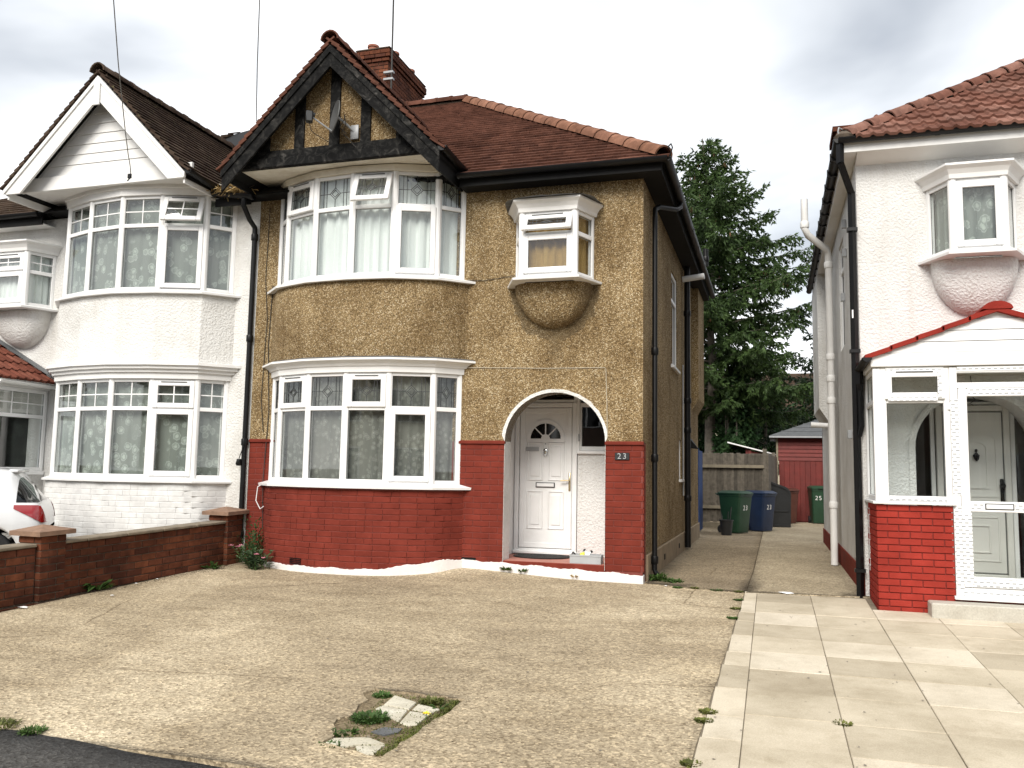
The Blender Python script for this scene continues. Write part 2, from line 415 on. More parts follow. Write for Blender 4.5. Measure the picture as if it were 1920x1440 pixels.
# ---------------------------------------------------------------- mesh helpers
W = {}
class MB:
    def __init__(s): s.v = []; s.f = []
    def add(s, vs, fs, M=None):
        b = len(s.v)
        if M is None: s.v += [tuple(v) for v in vs]
        else: s.v += [tuple(M @ Vector(v)) for v in vs]
        s.f += [tuple(i+b for i in f) for f in fs]; return s
    def box(s, x0, x1, y0, y1, z0, z1, M=None, ch=0.0):
        if x0 > x1: x0, x1 = x1, x0
        if y0 > y1: y0, y1 = y1, y0
        if z0 > z1: z0, z1 = z1, z0
        if ch <= 0:
            vs = [(x, y, z) for z in (z0, z1) for y in (y0, y1) for x in (x0, x1)]
            return s.add(vs, [(0,2,3,1), (4,5,7,6), (0,1,5,4), (2,6,7,3), (0,4,6,2), (1,3,7,5)], M)
        ch = min(ch, .45*(x1-x0), .45*(y1-y0), .45*(z1-z0))
        vs = []; idx = {}
        for a in (0, 1):
            for b in (0, 1):
                for c in (0, 1):
                    X, Y, Z = (x0, x1)[a], (y0, y1)[b], (z0, z1)[c]
                    dx, dy, dz = (ch if a == 0 else -ch), (ch if b == 0 else -ch), (ch if c == 0 else -ch)
                    idx[a,b,c,'x'] = len(vs); vs.append((X, Y+dy, Z+dz))
                    idx[a,b,c,'y'] = len(vs); vs.append((X+dx, Y, Z+dz))
                    idx[a,b,c,'z'] = len(vs); vs.append((X+dx, Y+dy, Z))
        g = lambda a, b, c, k: idx[a,b,c,k]
        fs = []
        for a in (0, 1):
            q = [g(a,0,0,'x'), g(a,1,0,'x'), g(a,1,1,'x'), g(a,0,1,'x')]; fs.append(q if a else q[::-1])
            q = [g(0,a,0,'y'), g(0,a,1,'y'), g(1,a,1,'y'), g(1,a,0,'y')]; fs.append(q if a else q[::-1])
            q = [g(0,0,a,'z'), g(1,0,a,'z'), g(1,1,a,'z'), g(0,1,a,'z')]; fs.append(q if a else q[::-1])
        for a in (0, 1):
            for b in (0, 1):
                q = [g(a,b,0,'x'), g(a,b,1,'x'), g(a,b,1,'y'), g(a,b,0,'y')]; fs.append(q if a == b else q[::-1])
                q = [g(a,0,b,'x'), g(a,0,b,'z'), g(a,1,b,'z'), g(a,1,b,'x')]; fs.append(q if a == b else q[::-1])
                q = [g(0,a,b,'y'), g(1,a,b,'y'), g(1,a,b,'z'), g(0,a,b,'z')]; fs.append(q if a == b else q[::-1])
                for c in (0, 1):
                    q = [g(a,b,c,'x'), g(a,b,c,'y'), g(a,b,c,'z')]; fs.append(q if (a+b+c) % 2 else q[::-1])
        return s.add(vs, fs, M)
    def tube(s, pts, r, n=8, caps=True):
        pts = [Vector(p) for p in pts]; rs = r if isinstance(r, (list, tuple)) else [r]*len(pts)
        vs, fs = [], []; up = None
        for i, p in enumerate(pts):
            t = (pts[min(i+1, len(pts)-1)] - pts[max(i-1, 0)]).normalized()
            if up is None:
                a = Vector((0,0,1)) if abs(t.z) < .9 else Vector((1,0,0)); up = (a - t*a.dot(t)).normalized()
            else:
                up = (up - t*up.dot(t)); up = up.normalized() if up.length > 1e-6 else t.orthogonal().normalized()
            b = t.cross(up)
            for k in range(n):
                an = 2*math.pi*k/n; vs.append(p + (up*math.cos(an) + b*math.sin(an))*rs[i])
        for i in range(len(pts)-1):
            for k in range(n): fs.append((i*n+k, i*n+(k+1) % n, (i+1)*n+(k+1) % n, (i+1)*n+k))
        if caps: fs += [tuple(range(n))[::-1], tuple((len(pts)-1)*n+k for k in range(n))]
        return s.add(vs, fs)
    def lathe(s, prof, n=16, M=None, cap=True):
        vs = []; fs = []
        for r, z in prof:
            for k in range(n):
                a = 2*math.pi*k/n; vs.append((r*math.cos(a), r*math.sin(a), z))
        for i in range(len(prof)-1):
            for k in range(n): fs.append((i*n+k, i*n+(k+1) % n, (i+1)*n+(k+1) % n, (i+1)*n+k))
        if cap: fs += [tuple(range(n))[::-1], tuple((len(prof)-1)*n+k for k in range(n))]
        return s.add(vs, fs, M)
    def prism(s, poly, d0, d1, axis='y', M=None):
        # poly in the plane across 'axis', extruded from d0 to d1
        def P(a, b, d): return {'y': (a, d, b), 'x': (d, a, b), 'z': (a, b, d)}[axis]
        n = len(poly); vs = [P(a, b, d0) for a, b in poly] + [P(a, b, d1) for a, b in poly]
        fs = [tuple(range(n)), tuple(range(2*n-1, n-1, -1))] + [(i, i+n, (i+1) % n+n, (i+1) % n) for i in range(n)]
        return s.add(vs, fs, M)
    def holed(s, outer, holes, d0, d1, axis='y'):
        def P(a, b, d): return Vector({'y': (a, d, b), 'x': (d, a, b), 'z': (a, b, d)}[axis])
        loops = [outer]+holes
        tri = geometry.tessellate_polygon([[Vector((a, b, 0)) for a, b in L] for L in loops])
        flat = [p for L in loops for p in L]; n = len(flat)
        vs = [P(a, b, d0) for a, b in flat] + [P(a, b, d1) for a, b in flat]
        fs = [tuple(t) for t in tri] + [tuple(i+n for i in t)[::-1] for t in tri]
        o = 0
        for L in loops:
            m = len(L)
            for i in range(m): fs.append((o+i, o+(i+1) % m, o+(i+1) % m+n, o+i+n))
            o += m
        return s.add(vs, fs)
    def sweep(s, path, prof, wall=None, closed=True, back=.02):
        rows = [offset(path, d, wall, back) for d, z in prof]; n = len(path)
        vs = []; fs = []
        for (d, z), row in zip(prof, rows): vs += [(x, y, z) for x, y in row]
        m = len(prof)
        for j in range(m if closed else m-1):
            k = (j+1) % m
            for i in range(n-1): fs.append((j*n+i, j*n+i+1, k*n+i+1, k*n+i))
        if closed and m > 2: fs += [tuple(j*n for j in range(m)), tuple(j*n+n-1 for j in range(m))[::-1]]
        return s.add(vs, fs)
    def mesh(s, name, smooth=0, fix=True):
        me = bpy.data.meshes.new(name); me.from_pydata([tuple(v) for v in s.v], [], s.f)
        if fix:
            bm = bmesh.new(); bm.from_mesh(me); bmesh.ops.recalc_face_normals(bm, faces=bm.faces); bm.to_mesh(me); bm.free()
        if smooth:
            for p in me.polygons: p.use_smooth = True
            me.set_sharp_from_angle(angle=R(smooth))
        return me
    def build(s, name, mat, parent=None, smooth=0, fix=True):
        me = s.mesh(name, smooth, fix); me.materials.append(MATS[mat])
        return link(name, me, parent)
def link(name, me, parent=None, M=None):
    o = bpy.data.objects.new(name, me); C.objects.link(o)
    if M is not None: o.matrix_basis = M
    if parent is not None:
        o.parent = parent; o.matrix_parent_inverse = W[parent.name].inverted()
    W[o.name] = M.copy() if M is not None else Matrix()
    return o
def tag(o, label=None, cat=None, group=None, kind=None):
    for k, v in (('label', label), ('category', cat), ('group', group), ('kind', kind)):
        if v: o[k] = v
    return o
def thing(name, loc, label, cat, group=None):
    o = link(name, None, None, Matrix.Translation(Vector(loc))); o.empty_display_size = .2
    return tag(o, label, cat, group)
def offset(path, d, wall=None, back=.02):
    P = [Vector(p) for p in path]; n = len(P); out = []
    T = [(P[i+1]-P[i]).normalized() for i in range(n-1)]; Nn = [Vector((t.y, -t.x)) for t in T]
    for i in range(n):
        if i == 0: q = P[0]+Nn[0]*d
        elif i == n-1: q = P[-1]+Nn[-1]*d
        else:
            b = (Nn[i-1]+Nn[i]); b = b/max(.2, b.dot(Nn[i])); q = P[i]+b*d
        out.append(q)
    if wall is not None:
        for i, t in ((0, T[0]), (n-1, T[-1])):
            if abs(t.y) > 1e-4:
                k = (wall+back-out[i].y)/t.y; out[i] = out[i]+t*k
    return [(q.x, q.y) for q in out]
def smoothpath(P, k=5):
    P = [Vector(p) for p in P]; Q = [P[0]*2-P[1]]+P+[P[-1]*2-P[-2]]; out = []
    for i in range(1, len(Q)-2):
        a, b, c, d = Q[i-1:i+3]
        for j in range(k):
            t = j/k
            out.append(.5*((2*b)+(c-a)*t+(2*a-5*b+4*c-d)*t*t+(3*b-a-3*c+d)*t**3))
    out.append(P[-1]); return [(p.x, p.y) for p in out]
def resample(path, step):
    P = [Vector(p) for p in path]; L = [0]
    for a, b in zip(P, P[1:]): L.append(L[-1]+(b-a).length)
    def at(s):
        s = max(0, min(L[-1], s)); i = 0
        while i < len(P)-2 and L[i+1] < s: i += 1
        t = (P[i+1]-P[i]).normalized(); return P[i]+t*(s-L[i]), t
    return L[-1], at
def text_mesh(name, body, size, extrude=.004):
    cu = bpy.data.curves.new(name, 'FONT'); cu.body = body; cu.size = size; cu.extrude = extrude; cu.align_x = 'CENTER'; cu.align_y = 'CENTER'
    cu.resolution_u = 3
    ob = bpy.data.objects.new(name, cu); C.objects.link(ob)
    dg = bpy.context.evaluated_depsgraph_get(); me = bpy.data.meshes.new_from_object(ob.evaluated_get(dg))
    bpy.data.objects.remove(ob); me.name = name; return me
UNIT = {}
def unit_box(mat, ch=.06, aspect=(1, 1, 1)):
    k = (mat, ch, aspect)
    if k not in UNIT:
        b = MB(); ax, ay, az = aspect
        b.box(-ax/2, ax/2, -ay/2, ay/2, -az/2, az/2, None, ch)
        # normalise to a unit cube so that a piece is placed by its scale
        b.v = [(x/ax, y/ay, z/az) for x, y, z in b.v]
        me = b.mesh('piece'); me.materials.append(MATS[mat]); UNIT[k] = me
    return UNIT[k]
def pieces(name, me, items, cap=300):
    # items: (parent, matrix). The first 'cap' become objects, the rest one joined part of kind stuff per material
    for par, M in items[:cap]: link(name, me, par, M)
    rest = items[cap:]
    if rest:
        b = MB(); V = [v.co.copy() for v in me.vertices]; F = [tuple(p.vertices) for p in me.polygons]
        for par, M in rest: b.add(V, F, M)
        o = b.build(name+'_field', me.materials[0].name, rest[0][0], 0, False); o['kind'] = 'stuff'
def SRT(loc, sc, rz=0, rx=0, ry=0):
    from mathutils import Euler
    return Matrix.LocRotScale(Vector(loc), Euler((rx, ry, rz)), Vector(sc))
def frame_m(A, B, z0, out=0):
    # local x along A->B, local y outward, local z up
    A = Vector((A[0], A[1], z0)); t = Vector((B[0]-A.x, B[1]-A.y, 0)); w = t.length; t.normalize()
    nrm = Vector((t.y, -t.x, 0)); A = A + nrm*out
    m = Matrix((t, nrm, Vector((0, 0, 1)))).transposed().to_4x4(); m.translation = A
    return m, w
def arcpts(cx, cz, rx, rz, a0, a1, n):
    return [(cx+rx*math.cos(R(a0+(a1-a0)*i/n)), cz+rz*math.sin(R(a0+(a1-a0)*i/n))) for i in range(n+1)]
def ground(x, y):
    z = .034*y if y < 0 else 0
    if y < -7.4: z = .034*-7.4 + .012*(y+7.4)
    k = 1 if y >= 0 else max(0, 1+y/.9)**2
    return z + .10*k*math.exp(-((x+2.5)/1.15)**2)

simple('tan_render', (.26,.20,.13), .9, .2, 4, .4, 50)
simple('pink_white', (.78,.74,.72), .8, .06, 4)

m_concrete('dirt_patch', (.10,.078,.048), (.17,.135,.085), (.26,.21,.14), True, .9, 4)

simple('joint_sand', (.19,.16,.115), .95, .3, 9, .4, 60)

m_concrete('pale_drive', (.30,.252,.18), (.39,.332,.242), (.47,.408,.305), True, .7)

# ---------------------------------------------------------------- window kit
def ring(b, x0, x1, z0, z1, w, y0, y1, M, ch=.006, wb=None):
    wb = wb or w
    b.box(x0, x0+w, y0, y1, z0, z1, M, ch); b.box(x1-w, x1, y0, y1, z0, z1, M, ch)
    b.box(x0+w, x1-w, y0, y1-.002, z1-w, z1, M, ch); b.box(x0+w, x1-w, y0, y1-.002, z0, z0+wb, M, ch)
def bar2(b, x0, z0, x1, z1, w, y0, y1, M):
    d = Vector((x1-x0, 0, z1-z0)); L = d.length; an = math.atan2(d.z, d.x)
    m = M @ Matrix.Translation(Vector((x0, 0, z0))) @ Matrix.Rotation(-an, 4, 'Y')
    b.box(0, L, y0, y1, -w/2, w/2, m)
def leading(x0, x1, z0, z1, y, M, kind):
    b = MB(); w, h = x1-x0, z1-z0; cx, cz = (x0+x1)/2, (z0+z1)/2
    if kind == 'georgian':
        b.box(cx-.008, cx+.008, y-.004, y+.006, z0, z1, M); b.box(x0, x1, y-.004, y+.007, cz-.008, cz+.008, M); return b
    if kind == 'georgian3':
        for k in (1, 2): b.box(x0+w*k/3-.008, x0+w*k/3+.008, y-.004, y+.006, z0, z1, M)
        b.box(x0, x1, y-.004, y+.007, cz-.008, cz+.008, M); return b
    t = .0075; cz = z0+h*.50
    for q in ((.13, .23, .77, .87) if w > .25 else (.2, .8)): bar2(b, x0+w*q, z0, x0+w*q, z1, t, y-.002, y+.004, M)
    dw, dh = min(.085, w*.2), h*.21
    bar2(b, x0, cz, cx-dw, cz, t, y-.002, y+.0045, M); bar2(b, cx+dw, cz, x1, cz, t, y-.002, y+.0045, M)
    bar2(b, cx, z0, cx, cz-dh, t, y-.002, y+.0045, M); bar2(b, cx, cz+dh, cx, z1, t, y-.002, y+.0045, M)
    for s in (1, .62):
        for sx in (-1, 1):
            for sz in (-1, 1): bar2(b, cx+sx*dw*s, cz, cx, cz+sz*dh*s, t, y-.002, y+.005, M)
    return b
def window_light(fr, kids, M, w, h, ht, top='fixed', bot='fixed', lead='diamond', fw=.055, deg=0):
    """one light of a window in local coords: frame into fr, panes / sashes / leading appended to kids"""
    ring(fr, 0, w, 0, h, fw, -.07, 0, M)
    cells = [(fw, h-fw, bot, None, 0)] if not ht else [(fw, ht-.03, bot, None, 0), (ht+.03, h-fw, top, lead, deg)]
    if ht: fr.box(fw, w-fw, -.07, -.003, ht-.03, ht+.03, M, .006)
    for z0, z1, kind, ld, dg in cells:
        x0, x1 = fw, w-fw; m = M; y = -.035
        if kind != 'fixed':
            sb = MB(); s = .056
            if dg:
                m = M @ Matrix.Translation(Vector((0, .02, z1+.015))) @ Matrix.Rotation(R(dg), 4, 'X') @ Matrix.Translation(Vector((0, -.02, -z1-.015)))
            ring(sb, x0-.018, x1+.018, z0-.018, z1+.018, s+.018, -.02, .028, m, .008)
            kids.append(('sash', sb, 'white_upvc'))
            if kind == 'vent':
                vb = MB(); vb.box(x0+.10*(x1-x0)+.04, x1-.10*(x1-x0)-.04, .026, .037, z1-.004, z1+.009, m, .002); kids.append(('trickle_vent', vb, 'lead_grey'))
            x0 += s; x1 -= s; z0 += s; z1 -= s; y = .0
        p = MB(); p.box(x0-.005, x1+.005, y-.004, y+.004, z0-.005, z1+.005, m); kids.append(('pane', p, 'window_glass'))
        gk = MB(); g = .006   # black glazing gasket
        ring(gk, x0-.002, x1+.002, z0-.002, z1+.002, g, y+.004, y+.010, m, 0); kids.append(('gasket', gk, 'lead_came'))
        if ld: kids.append(('leading', leading(x0, x1, z0, z1, y+.006, m, ld), 'white_upvc' if 'georg' in ld else 'lead_came'))
def finish(fr, kids, name, parent, mat='white_upvc'):
    o = fr.build(name, mat, parent)
    for n, b, m in kids: b.build(n, m, o)
    return o
def bay_lights(house, path, z0, z1, zt, specs, lead):
    fr = MB(); kids = []; n = len(path)
    for i in range(n-1):
        M, w = frame_m(path[i], path[i+1], z0)
        s = specs[i]
        window_light(fr, kids, M, w, z1-z0, zt-z0, s[0], s[1], lead, .05, s[2] if len(s) > 2 else 0)
    for i in range(n):   # corner posts between the lights
        q = offset(path, -.03)[i]
        fr.lathe([(.048, z0+.001), (.048, z1-.001)], 10, Matrix.Translation(Vector((q[0], q[1], 0))))
    return finish(fr, kids, 'bay_window', house)
def curtain(path, z0, z1, mat, name, label, group, amp=.014, wl=.11, cols=None):
    L, at = resample(path, .02); b = MB(); n = int(L/.022); vs = []; ph = random.random()*6
    for k in range(n+1):
        p, t = at(L*k/n); nr = Vector((t.y, -t.x)); s = L*k/n
        d = amp*math.sin(2*math.pi*s/wl+ph+1.3*math.sin(s*3.1)) + amp*.5*math.sin(2*math.pi*s/wl*2.3)
        q = p+nr*d; q2 = p+nr*d*1.3
        vs += [(q2.x, q2.y, z0), (q.x, q.y, z1)]
    b.add(vs, [(2*k, 2*k+2, 2*k+3, 2*k+1) for k in range(n)])
    return tag(b.build(name, mat, None, 80, False), label, 'curtain', group)

# ---------------------------------------------------------------- brickwork
def bricks_flat(out, par, x0, x1, z0, z1, y, L=.235, H=.079, D=.05, j=.008, ends=(0, 0), axis='x', jit=.0015):
    nz = max(1, int(round((z1-z0)/H))); H = (z1-z0)/nz
    for r in range(nz):
        z = z0+H*(r+.5); x = x0 - (L/2 if r % 2 else 0)
        while x < x1-.02:
            a, b = max(x, x0), min(x+L, x1)
            if b-a > .03:
                cx = (a+b)/2; loc = [cx, y+D/2+random.uniform(-jit, jit), z]; sc = (b-a-j, D, H-j)
                if axis == 'y': M = SRT((y-D/2+random.uniform(-jit, jit), cx, z), (D, b-a-j, H-j))
                else: M = SRT(loc, sc, random.uniform(-.004, .004), random.uniform(-.006, .006), random.uniform(-.004, .004))
                out.append((par, M))
            x += L
def bricks_path(out, par, path, z0, z1, L=.235, H=.079, D=.05, j=.008, jit=.0018):
    tot, at = resample(path, .02); nz = int(round((z1-z0)/H)); H = (z1-z0)/nz
    for r in range(nz):
        z = z0+H*(r+.5); s = -(L/2 if r % 2 else 0)-(random.random()*.03)
        while s < tot-.02:
            l = L if random.random() > .25 else L*.5
            a, b = max(0, s), min(tot, s+l)
            if b-a > .04:
                p, t = at((a+b)/2); nr = Vector((t.y, -t.x)); c = p - nr*(D/2+random.uniform(-jit, jit))
                out.append((par, SRT((c.x, c.y, z), (b-a-j+.004, D, H-j), math.atan2(t.y, t.x)+random.uniform(-.012, .012), random.uniform(-.008, .008))))
            s += l

# ---------------------------------------------------------------- roofs
def tile_mesh(mat, w, l, t):
    b = MB(); b.box(-w/2+.0015, w/2-.0015, 0, l, -t, 0, None, .002)
    me = b.mesh('tile'); me.materials.append(MATS[mat]); return me
def tile_field(out, par, O, U, S, u0, u1, s1, test, w, g, tilt, jit=.004):
    O, U, S = Vector(O), Vector(U).normalized(), Vector(S).normalized(); Nn = U.cross(S)
    if Nn.z < 0: Nn = -Nn
    X = S.cross(Nn)
    r = 0; s = -.03
    while s < s1:
        u = u0 + (w/4 if r % 2 else w/2); first = r % 2
        while u < u1:
            p = O+U*u+S*(s+g*.5); sx = .5 if first else 1.0
            if test(p):
                tl = tilt+random.uniform(-.006, .010)
                S2 = (S*math.cos(tl) - Nn*math.sin(tl)); N2 = X.cross(S2)
                M = Matrix((X, S2, N2)).transposed().to_4x4()
                M.translation = O+U*(u+random.uniform(-jit, jit)*.5)+S*(s+random.uniform(-jit, jit)*.6)+Nn*.046
                out.append((par, M @ Matrix.Diagonal((sx, 1, 1, 1))))
            u += w*.75 if first else w; first = 0
        s += g; r += 1
CAMP = Vector((1.592, -11.004, 1.39))
def near_first(items): items.sort(key=lambda it: (it[1].translation-CAMP).length); return items
def half_round(mat, r=.125, l=.36, t=.02):
    b = MB(); n = 8; vs = []
    for y, k in ((0, 1.06), (l*.15, 1.06), (l*.16, 1.0), (l, .97)):
        for rr in (r*k, r*k-t):
            vs += [(rr*math.cos(math.pi*i/n), y, rr*math.sin(math.pi*i/n)) for i in range(n+1)]
    m = n+1; fs = []
    for k in range(3):
        for i in range(n):
            a = k*2*m+i; c = a+2*m; fs.append((a, a+1, c+1, c)); a += m; c += m; fs.append((a, c, c+1, a+1))
    for i in range(n):
        fs.append((i, m+i, m+i+1, i+1)); a = 6*m+i; fs.append((a, a+1, a+m+1, a+m))
    b.add(vs, fs); me = b.mesh('ridge_tile', 50); me.materials.append(MATS[mat]); return me
def ridge_run(par, A, B, me, l=.34, name='ridge_tile', sc=1.0):
    A, B = Vector(A), Vector(B); bd = MB(); q = (B-A).normalized()*.14; bd.tube([A+q-Vector((0, 0, .05)), B-q-Vector((0, 0, .05))], .085, 6); bd.build('mortar_bed', 'mortar', par); d = B-A; L = d.length; d.normalize(); n = int(L/l)+1
    X = d.cross(Vector((0, 0, 1))).normalized(); Z = X.cross(d)
    for k in range(n):
        M = Matrix((X, d, Z)).transposed().to_4x4() @ Matrix.Scale(sc, 4)
        M = M @ Matrix.Rotation(random.uniform(-.03, .03), 4, 'Y'); M.translation = A+d*(L*k/n)+Z*random.uniform(-.004, .004)
        link(name, me, par, M)
def gutter(par, A, B, r=.062, mat='black_plastic', name='gutter'):
    A, B = Vector(A), Vector(B); d = (B-A); L = d.length; d.normalize(); X = d.cross(Vector((0, 0, 1))).normalized(); b = MB(); n = 8; vs = []; fs = []
    for P in (A, B):
        for rr in (r, r-.006):
            for i in range(n+1):
                a = math.pi*i/n; vs.append(P+X*rr*math.cos(a)-Vector((0, 0, 1))*rr*math.sin(a))
    m = n+1
    for i in range(n):
        fs += [(i, i+1, 2*m+i+1, 2*m+i), (m+i, 3*m+i, 3*m+i+1, m+i+1)]
    fs += [(0, 2*m, 3*m, m), (n, m+n, 3*m+n, 2*m+n), tuple(range(0, m)), tuple(range(2*m, 3*m))]
    b.add(vs, fs)
    k = max(2, int(L/1.0))
    for i in range(k+1):   # joint straps
        P = A+d*(.03+(L-.06)*i/k); Q = [P+X*(r+.004)*math.cos(math.pi*j/n)-Vector((0,0,1))*(r+.004)*math.sin(math.pi*j/n) for j in range(n+1)]
        vv = [q-d*.025 for q in Q]+[q+d*.025 for q in Q]; b.add(vv, [(j, j+1, m+j+1, m+j) for j in range(n)])
    return b.build(name, mat, par, 40)
def downpipe(par, pts, r=.036, mat='black_plastic', collars=(), name='downpipe'):
    b = MB(); b.tube(pts, r, 12)
    for c in collars:
        x, y, z = c; b.lathe([(r+.010, z-.05), (r+.014, z-.04), (r+.014, z+.04), (r+.010, z+.05)], 12, Matrix.Translation(Vector((x, y, 0))))
    return b.build(name, mat, par, 40)

# ---------------------------------------------------------------- gabled bay roof shared by the two semis
def gable_roof(H, xc, hw, zt, ze, yf, yb, st, roof_name='gable_roof'):
    """roof over the bay: ridge at (xc, zt) running back; st = style dict"""
    sl = (zt-ze)/hw; a = math.atan(sl)
    b = MB(); th = .12
    b.prism([(xc-hw, ze-.02), (xc, zt-.02), (xc+hw, ze-.02), (xc+hw, ze-.02-th), (xc, zt-.02-th), (xc-hw, ze-.02-th)], yf+.03, yb, 'y')
    roof = b.build(roof_name, 'soffit_dark', H)
    tm = st['tile_mesh']; items = []
    tan_m = math.tan(R(35.5))
    for sg in (1, -1):
        S = Vector((-sg*math.cos(a), 0, math.sin(a))); O = Vector((xc+sg*(hw+.04), yf-.03, ze-.04*sl+.0))
        def test(p, sg=sg):
            yv = (p.z-5.47)/tan_m-.3
            if sg != st['full']: yv = min(yv, yf+.75)
            return p.y < yv+.12
        tile_field(items, roof, O, (0, 1, 0), S, .0, yb-yf, hw/math.cos(a), test, .168, .125, .18)
    near_first(items)
    ridge_run(roof, (xc, yf-.05, zt+.0), (xc, yb-.1, zt+.0), st['ridge_mesh'])
    # bargeboards
    bd = st['barge']; off = .02
    for sg in (-1, 1):
        bb = MB(); X = lambda d: xc+sg*d
        poly = [(X(0), zt-.06), (X(hw), ze-.06), (X(hw), ze-.06-bd), (X(0), zt-.06-bd)]
        if 'foot' in st:
            q = st['foot']; poly[2:3] = [(X(hw), q), (X((zt-.06-bd-q)/sl), q)]
        bb.prism(poly, yf, yf+.035, 'y')
        o = bb.build('bargeboard', st['barge_mat'], H)
        cb = MB(); k = st['cap']     # raised upper moulding
        cb.prism([(X(0), zt-.062), (X(hw+.01), ze-.062), (X(hw+.01), ze-.062-k), (X(0), zt-.062-k)], yf-.022, yf-.001, 'y')
        cb.build('moulding', st['barge_mat'], o)
    return roof, items
def bay_soffit(H, path, xc, hw, z, yf, mat, boards=True):
    """flat soffit round the bay head, out to the gable front, as boards running along the front"""
    b = MB(); n = 9; 
    for k in range(n):
        y0 = yf+(0.02-yf)*k/n; y1 = yf+(0.02-yf)*(k+1)/n-.004
        b.box(xc-hw+.06, xc+hw-.06, y0, y1, z, z+.02, None, .002)
    return b.build('soffit', mat, H)

# ================================================================ setting: ground
def sheet(name, mat, outer, holes, step, zf, skirt=0.0):
    pts = [Vector(p) for p in outer]; edges = []; n = len(outer); edges += [(i, (i+1) % n) for i in range(n)]
    for h in holes:
        o = len(pts); pts += [Vector(p) for p in h]; edges += [(o+i, o+(i+1) % len(h)) for i in range(len(h))]
    def inside(P, x, y):
        c = False
        for i in range(len(P)):
            (x1, y1), (x2, y2) = P[i], P[i-1]
            if (y1 > y) != (y2 > y) and x < (x2-x1)*(y-y1)/(y2-y1)+x1: c = not c
        return c
    xs = [p[0] for p in outer]; ys = [p[1] for p in outer]
    x = min(xs)+step*.5
    while x < max(xs):
        y = min(ys)+step*.5
        while y < max(ys):
            if inside(outer, x, y): pts.append(Vector((x+random.uniform(-.1, .1)*step, y+random.uniform(-.1, .1)*step)))
            y += step
        x += step
    res = geometry.delaunay_2d_cdt(pts, edges, [], 0, 1e-6)
    V = [(v.x, v.y, zf(v.x, v.y)) for v in res[0]]; F = []
    for f in res[2]:
        cx = sum(res[0][i].x for i in f)/len(f); cy = sum(res[0][i].y for i in f)/len(f)
        if inside(outer, cx, cy) and not any(inside(h, cx, cy) for h in holes): F.append(tuple(f))
    b = MB(); b.add(V, F)
    if skirt:
        for L in [outer]+holes:
            m = len(L); vs = [(x, y, zf(x, y)) for x, y in L]+[(x, y, zf(x, y)-skirt) for x, y in L]
            b.add(vs, [(i, (i+1) % m, (i+1) % m+m, i+m) for i in range(m)])
    me = bpy.data.meshes.new(name); me.from_pydata(b.v, [], b.f)
    bm = bmesh.new(); bm.from_mesh(me); bmesh.ops.remove_doubles(bm, verts=bm.verts, dist=1e-5)
    for f in bm.faces:
        f.normal_update()
        if f.normal.z < -.1: f.normal_flip()
    bm.to_mesh(me); bm.free()
    for p in me.polygons: p.use_smooth = abs(p.normal.z) > .6
    me.materials.append(MATS[mat]); o = link(name, me); return tag(o, kind='structure')
def wig(a, b, n, amp):
    out = []
    for i in range(n):
        t = i/n; out.append((a[0]+(b[0]-a[0])*t+(random.uniform(-amp, amp) if i else 0), a[1]+(b[1]-a[1])*t+(random.uniform(-amp, amp) if i else 0)))
    return out
# the earth beneath everything, out to the horizon
b = MB(); S = 900
b.add([(-S, -S, -.42), (S, -S, -.42), (S, S, -.42), (-S, S, -.42)], [(0, 1, 2, 3)])
tag(b.build('ground', 'soil', None, 0, False), kind='structure')
HOLE = wig((-1.18, -5.22), (-.46, -5.27), 9, .03)+wig((-.46, -5.27), (-.53, -6.46), 13, .018)+wig((-.53, -6.46), (-.97, -6.34), 5, .02)+wig((-.97, -6.34), (-1.18, -5.22), 14, .05)
drive_outer = wig((-6.0, -6.76), (1.12, -6.80), 30, .02)+wig((1.12, -6.80), (1.25, -.28), 24, .007)+wig((1.25, -.28), (0.02, -.05), 6, .01)+[(.02, .3), (-5.9, .3), (-6.0, .3)]
sheet('driveway', 'drive_concrete', drive_outer, [HOLE], .22, ground, .05)
b = MB(); ctr = (-.8, -5.8)
b.add([(x, y, ground(x, y)-.014) for x, y in HOLE]+[(ctr[0], ctr[1], ground(*ctr)-.010)], [(i, (i+1) % len(HOLE), len(HOLE)) for i in range(len(HOLE))])
tag(b.build('soil_patch', 'dirt_patch'), kind='structure')
side_outer = wig((.03, .02), (1.26, -.27), 6, .008)+[(1.265, -.27), (1.30, 2.0), (1.36, 17.5), (-.3, 17.5), (-.3, 10.0), (-.05, 8.8), (.03, 8.6)]
sheet('side_drive', 'side_concrete', side_outer, [], .4, lambda x, y: ground(x, y)+.006+.002*math.sin(x*3+y*2), .04)
sheet('neighbour_drive', 'pale_drive', wig((1.27, -.27), (2.68, -.06), 8, .004)+[(2.68, -.06), (2.68, 8.6), (6, 8.6), (6, 17.5), (1.37, 17.5), (1.31, 2.0)], [], .4, lambda x, y: ground(x, y)+.009+.002*math.sin(x*2+y*3), .04)
pav = wig((-14, -6.70), (-3.4, -6.72), 12, .02)+wig((-3.4, -6.72), (-2.55, -6.76), 4, .02)+wig((-2.55, -6.76), (-1.3, -6.86), 6, .015)+wig((-1.3, -6.86), (1.12, -6.9), 8, .015)+[(12, -6.95), (12, -9.2), (-14, -9.2)]
sheet('pavement', 'asphalt', pav, [], .6, lambda x, y: ground(x, y)+.004, .05)
b = MB(); b.box(-14, 12, -9.36, -9.21, -.36, -.262, None, .012); tag(b.build('kerb', 'plain_concrete'), kind='structure')
b = MB(); b.box(-60, 60, -16.5, -9.37, -.5, -.375); tag(b.build('road', 'asphalt'), kind='structure')
# left neighbour's forecourt
sheet('forecourt', 'side_concrete', [(-14, -6.68), (-6.25, -6.68), (-6.25, .3), (-14, .3)], [], .6, lambda x, y: ground(x, y)-.01, .04)
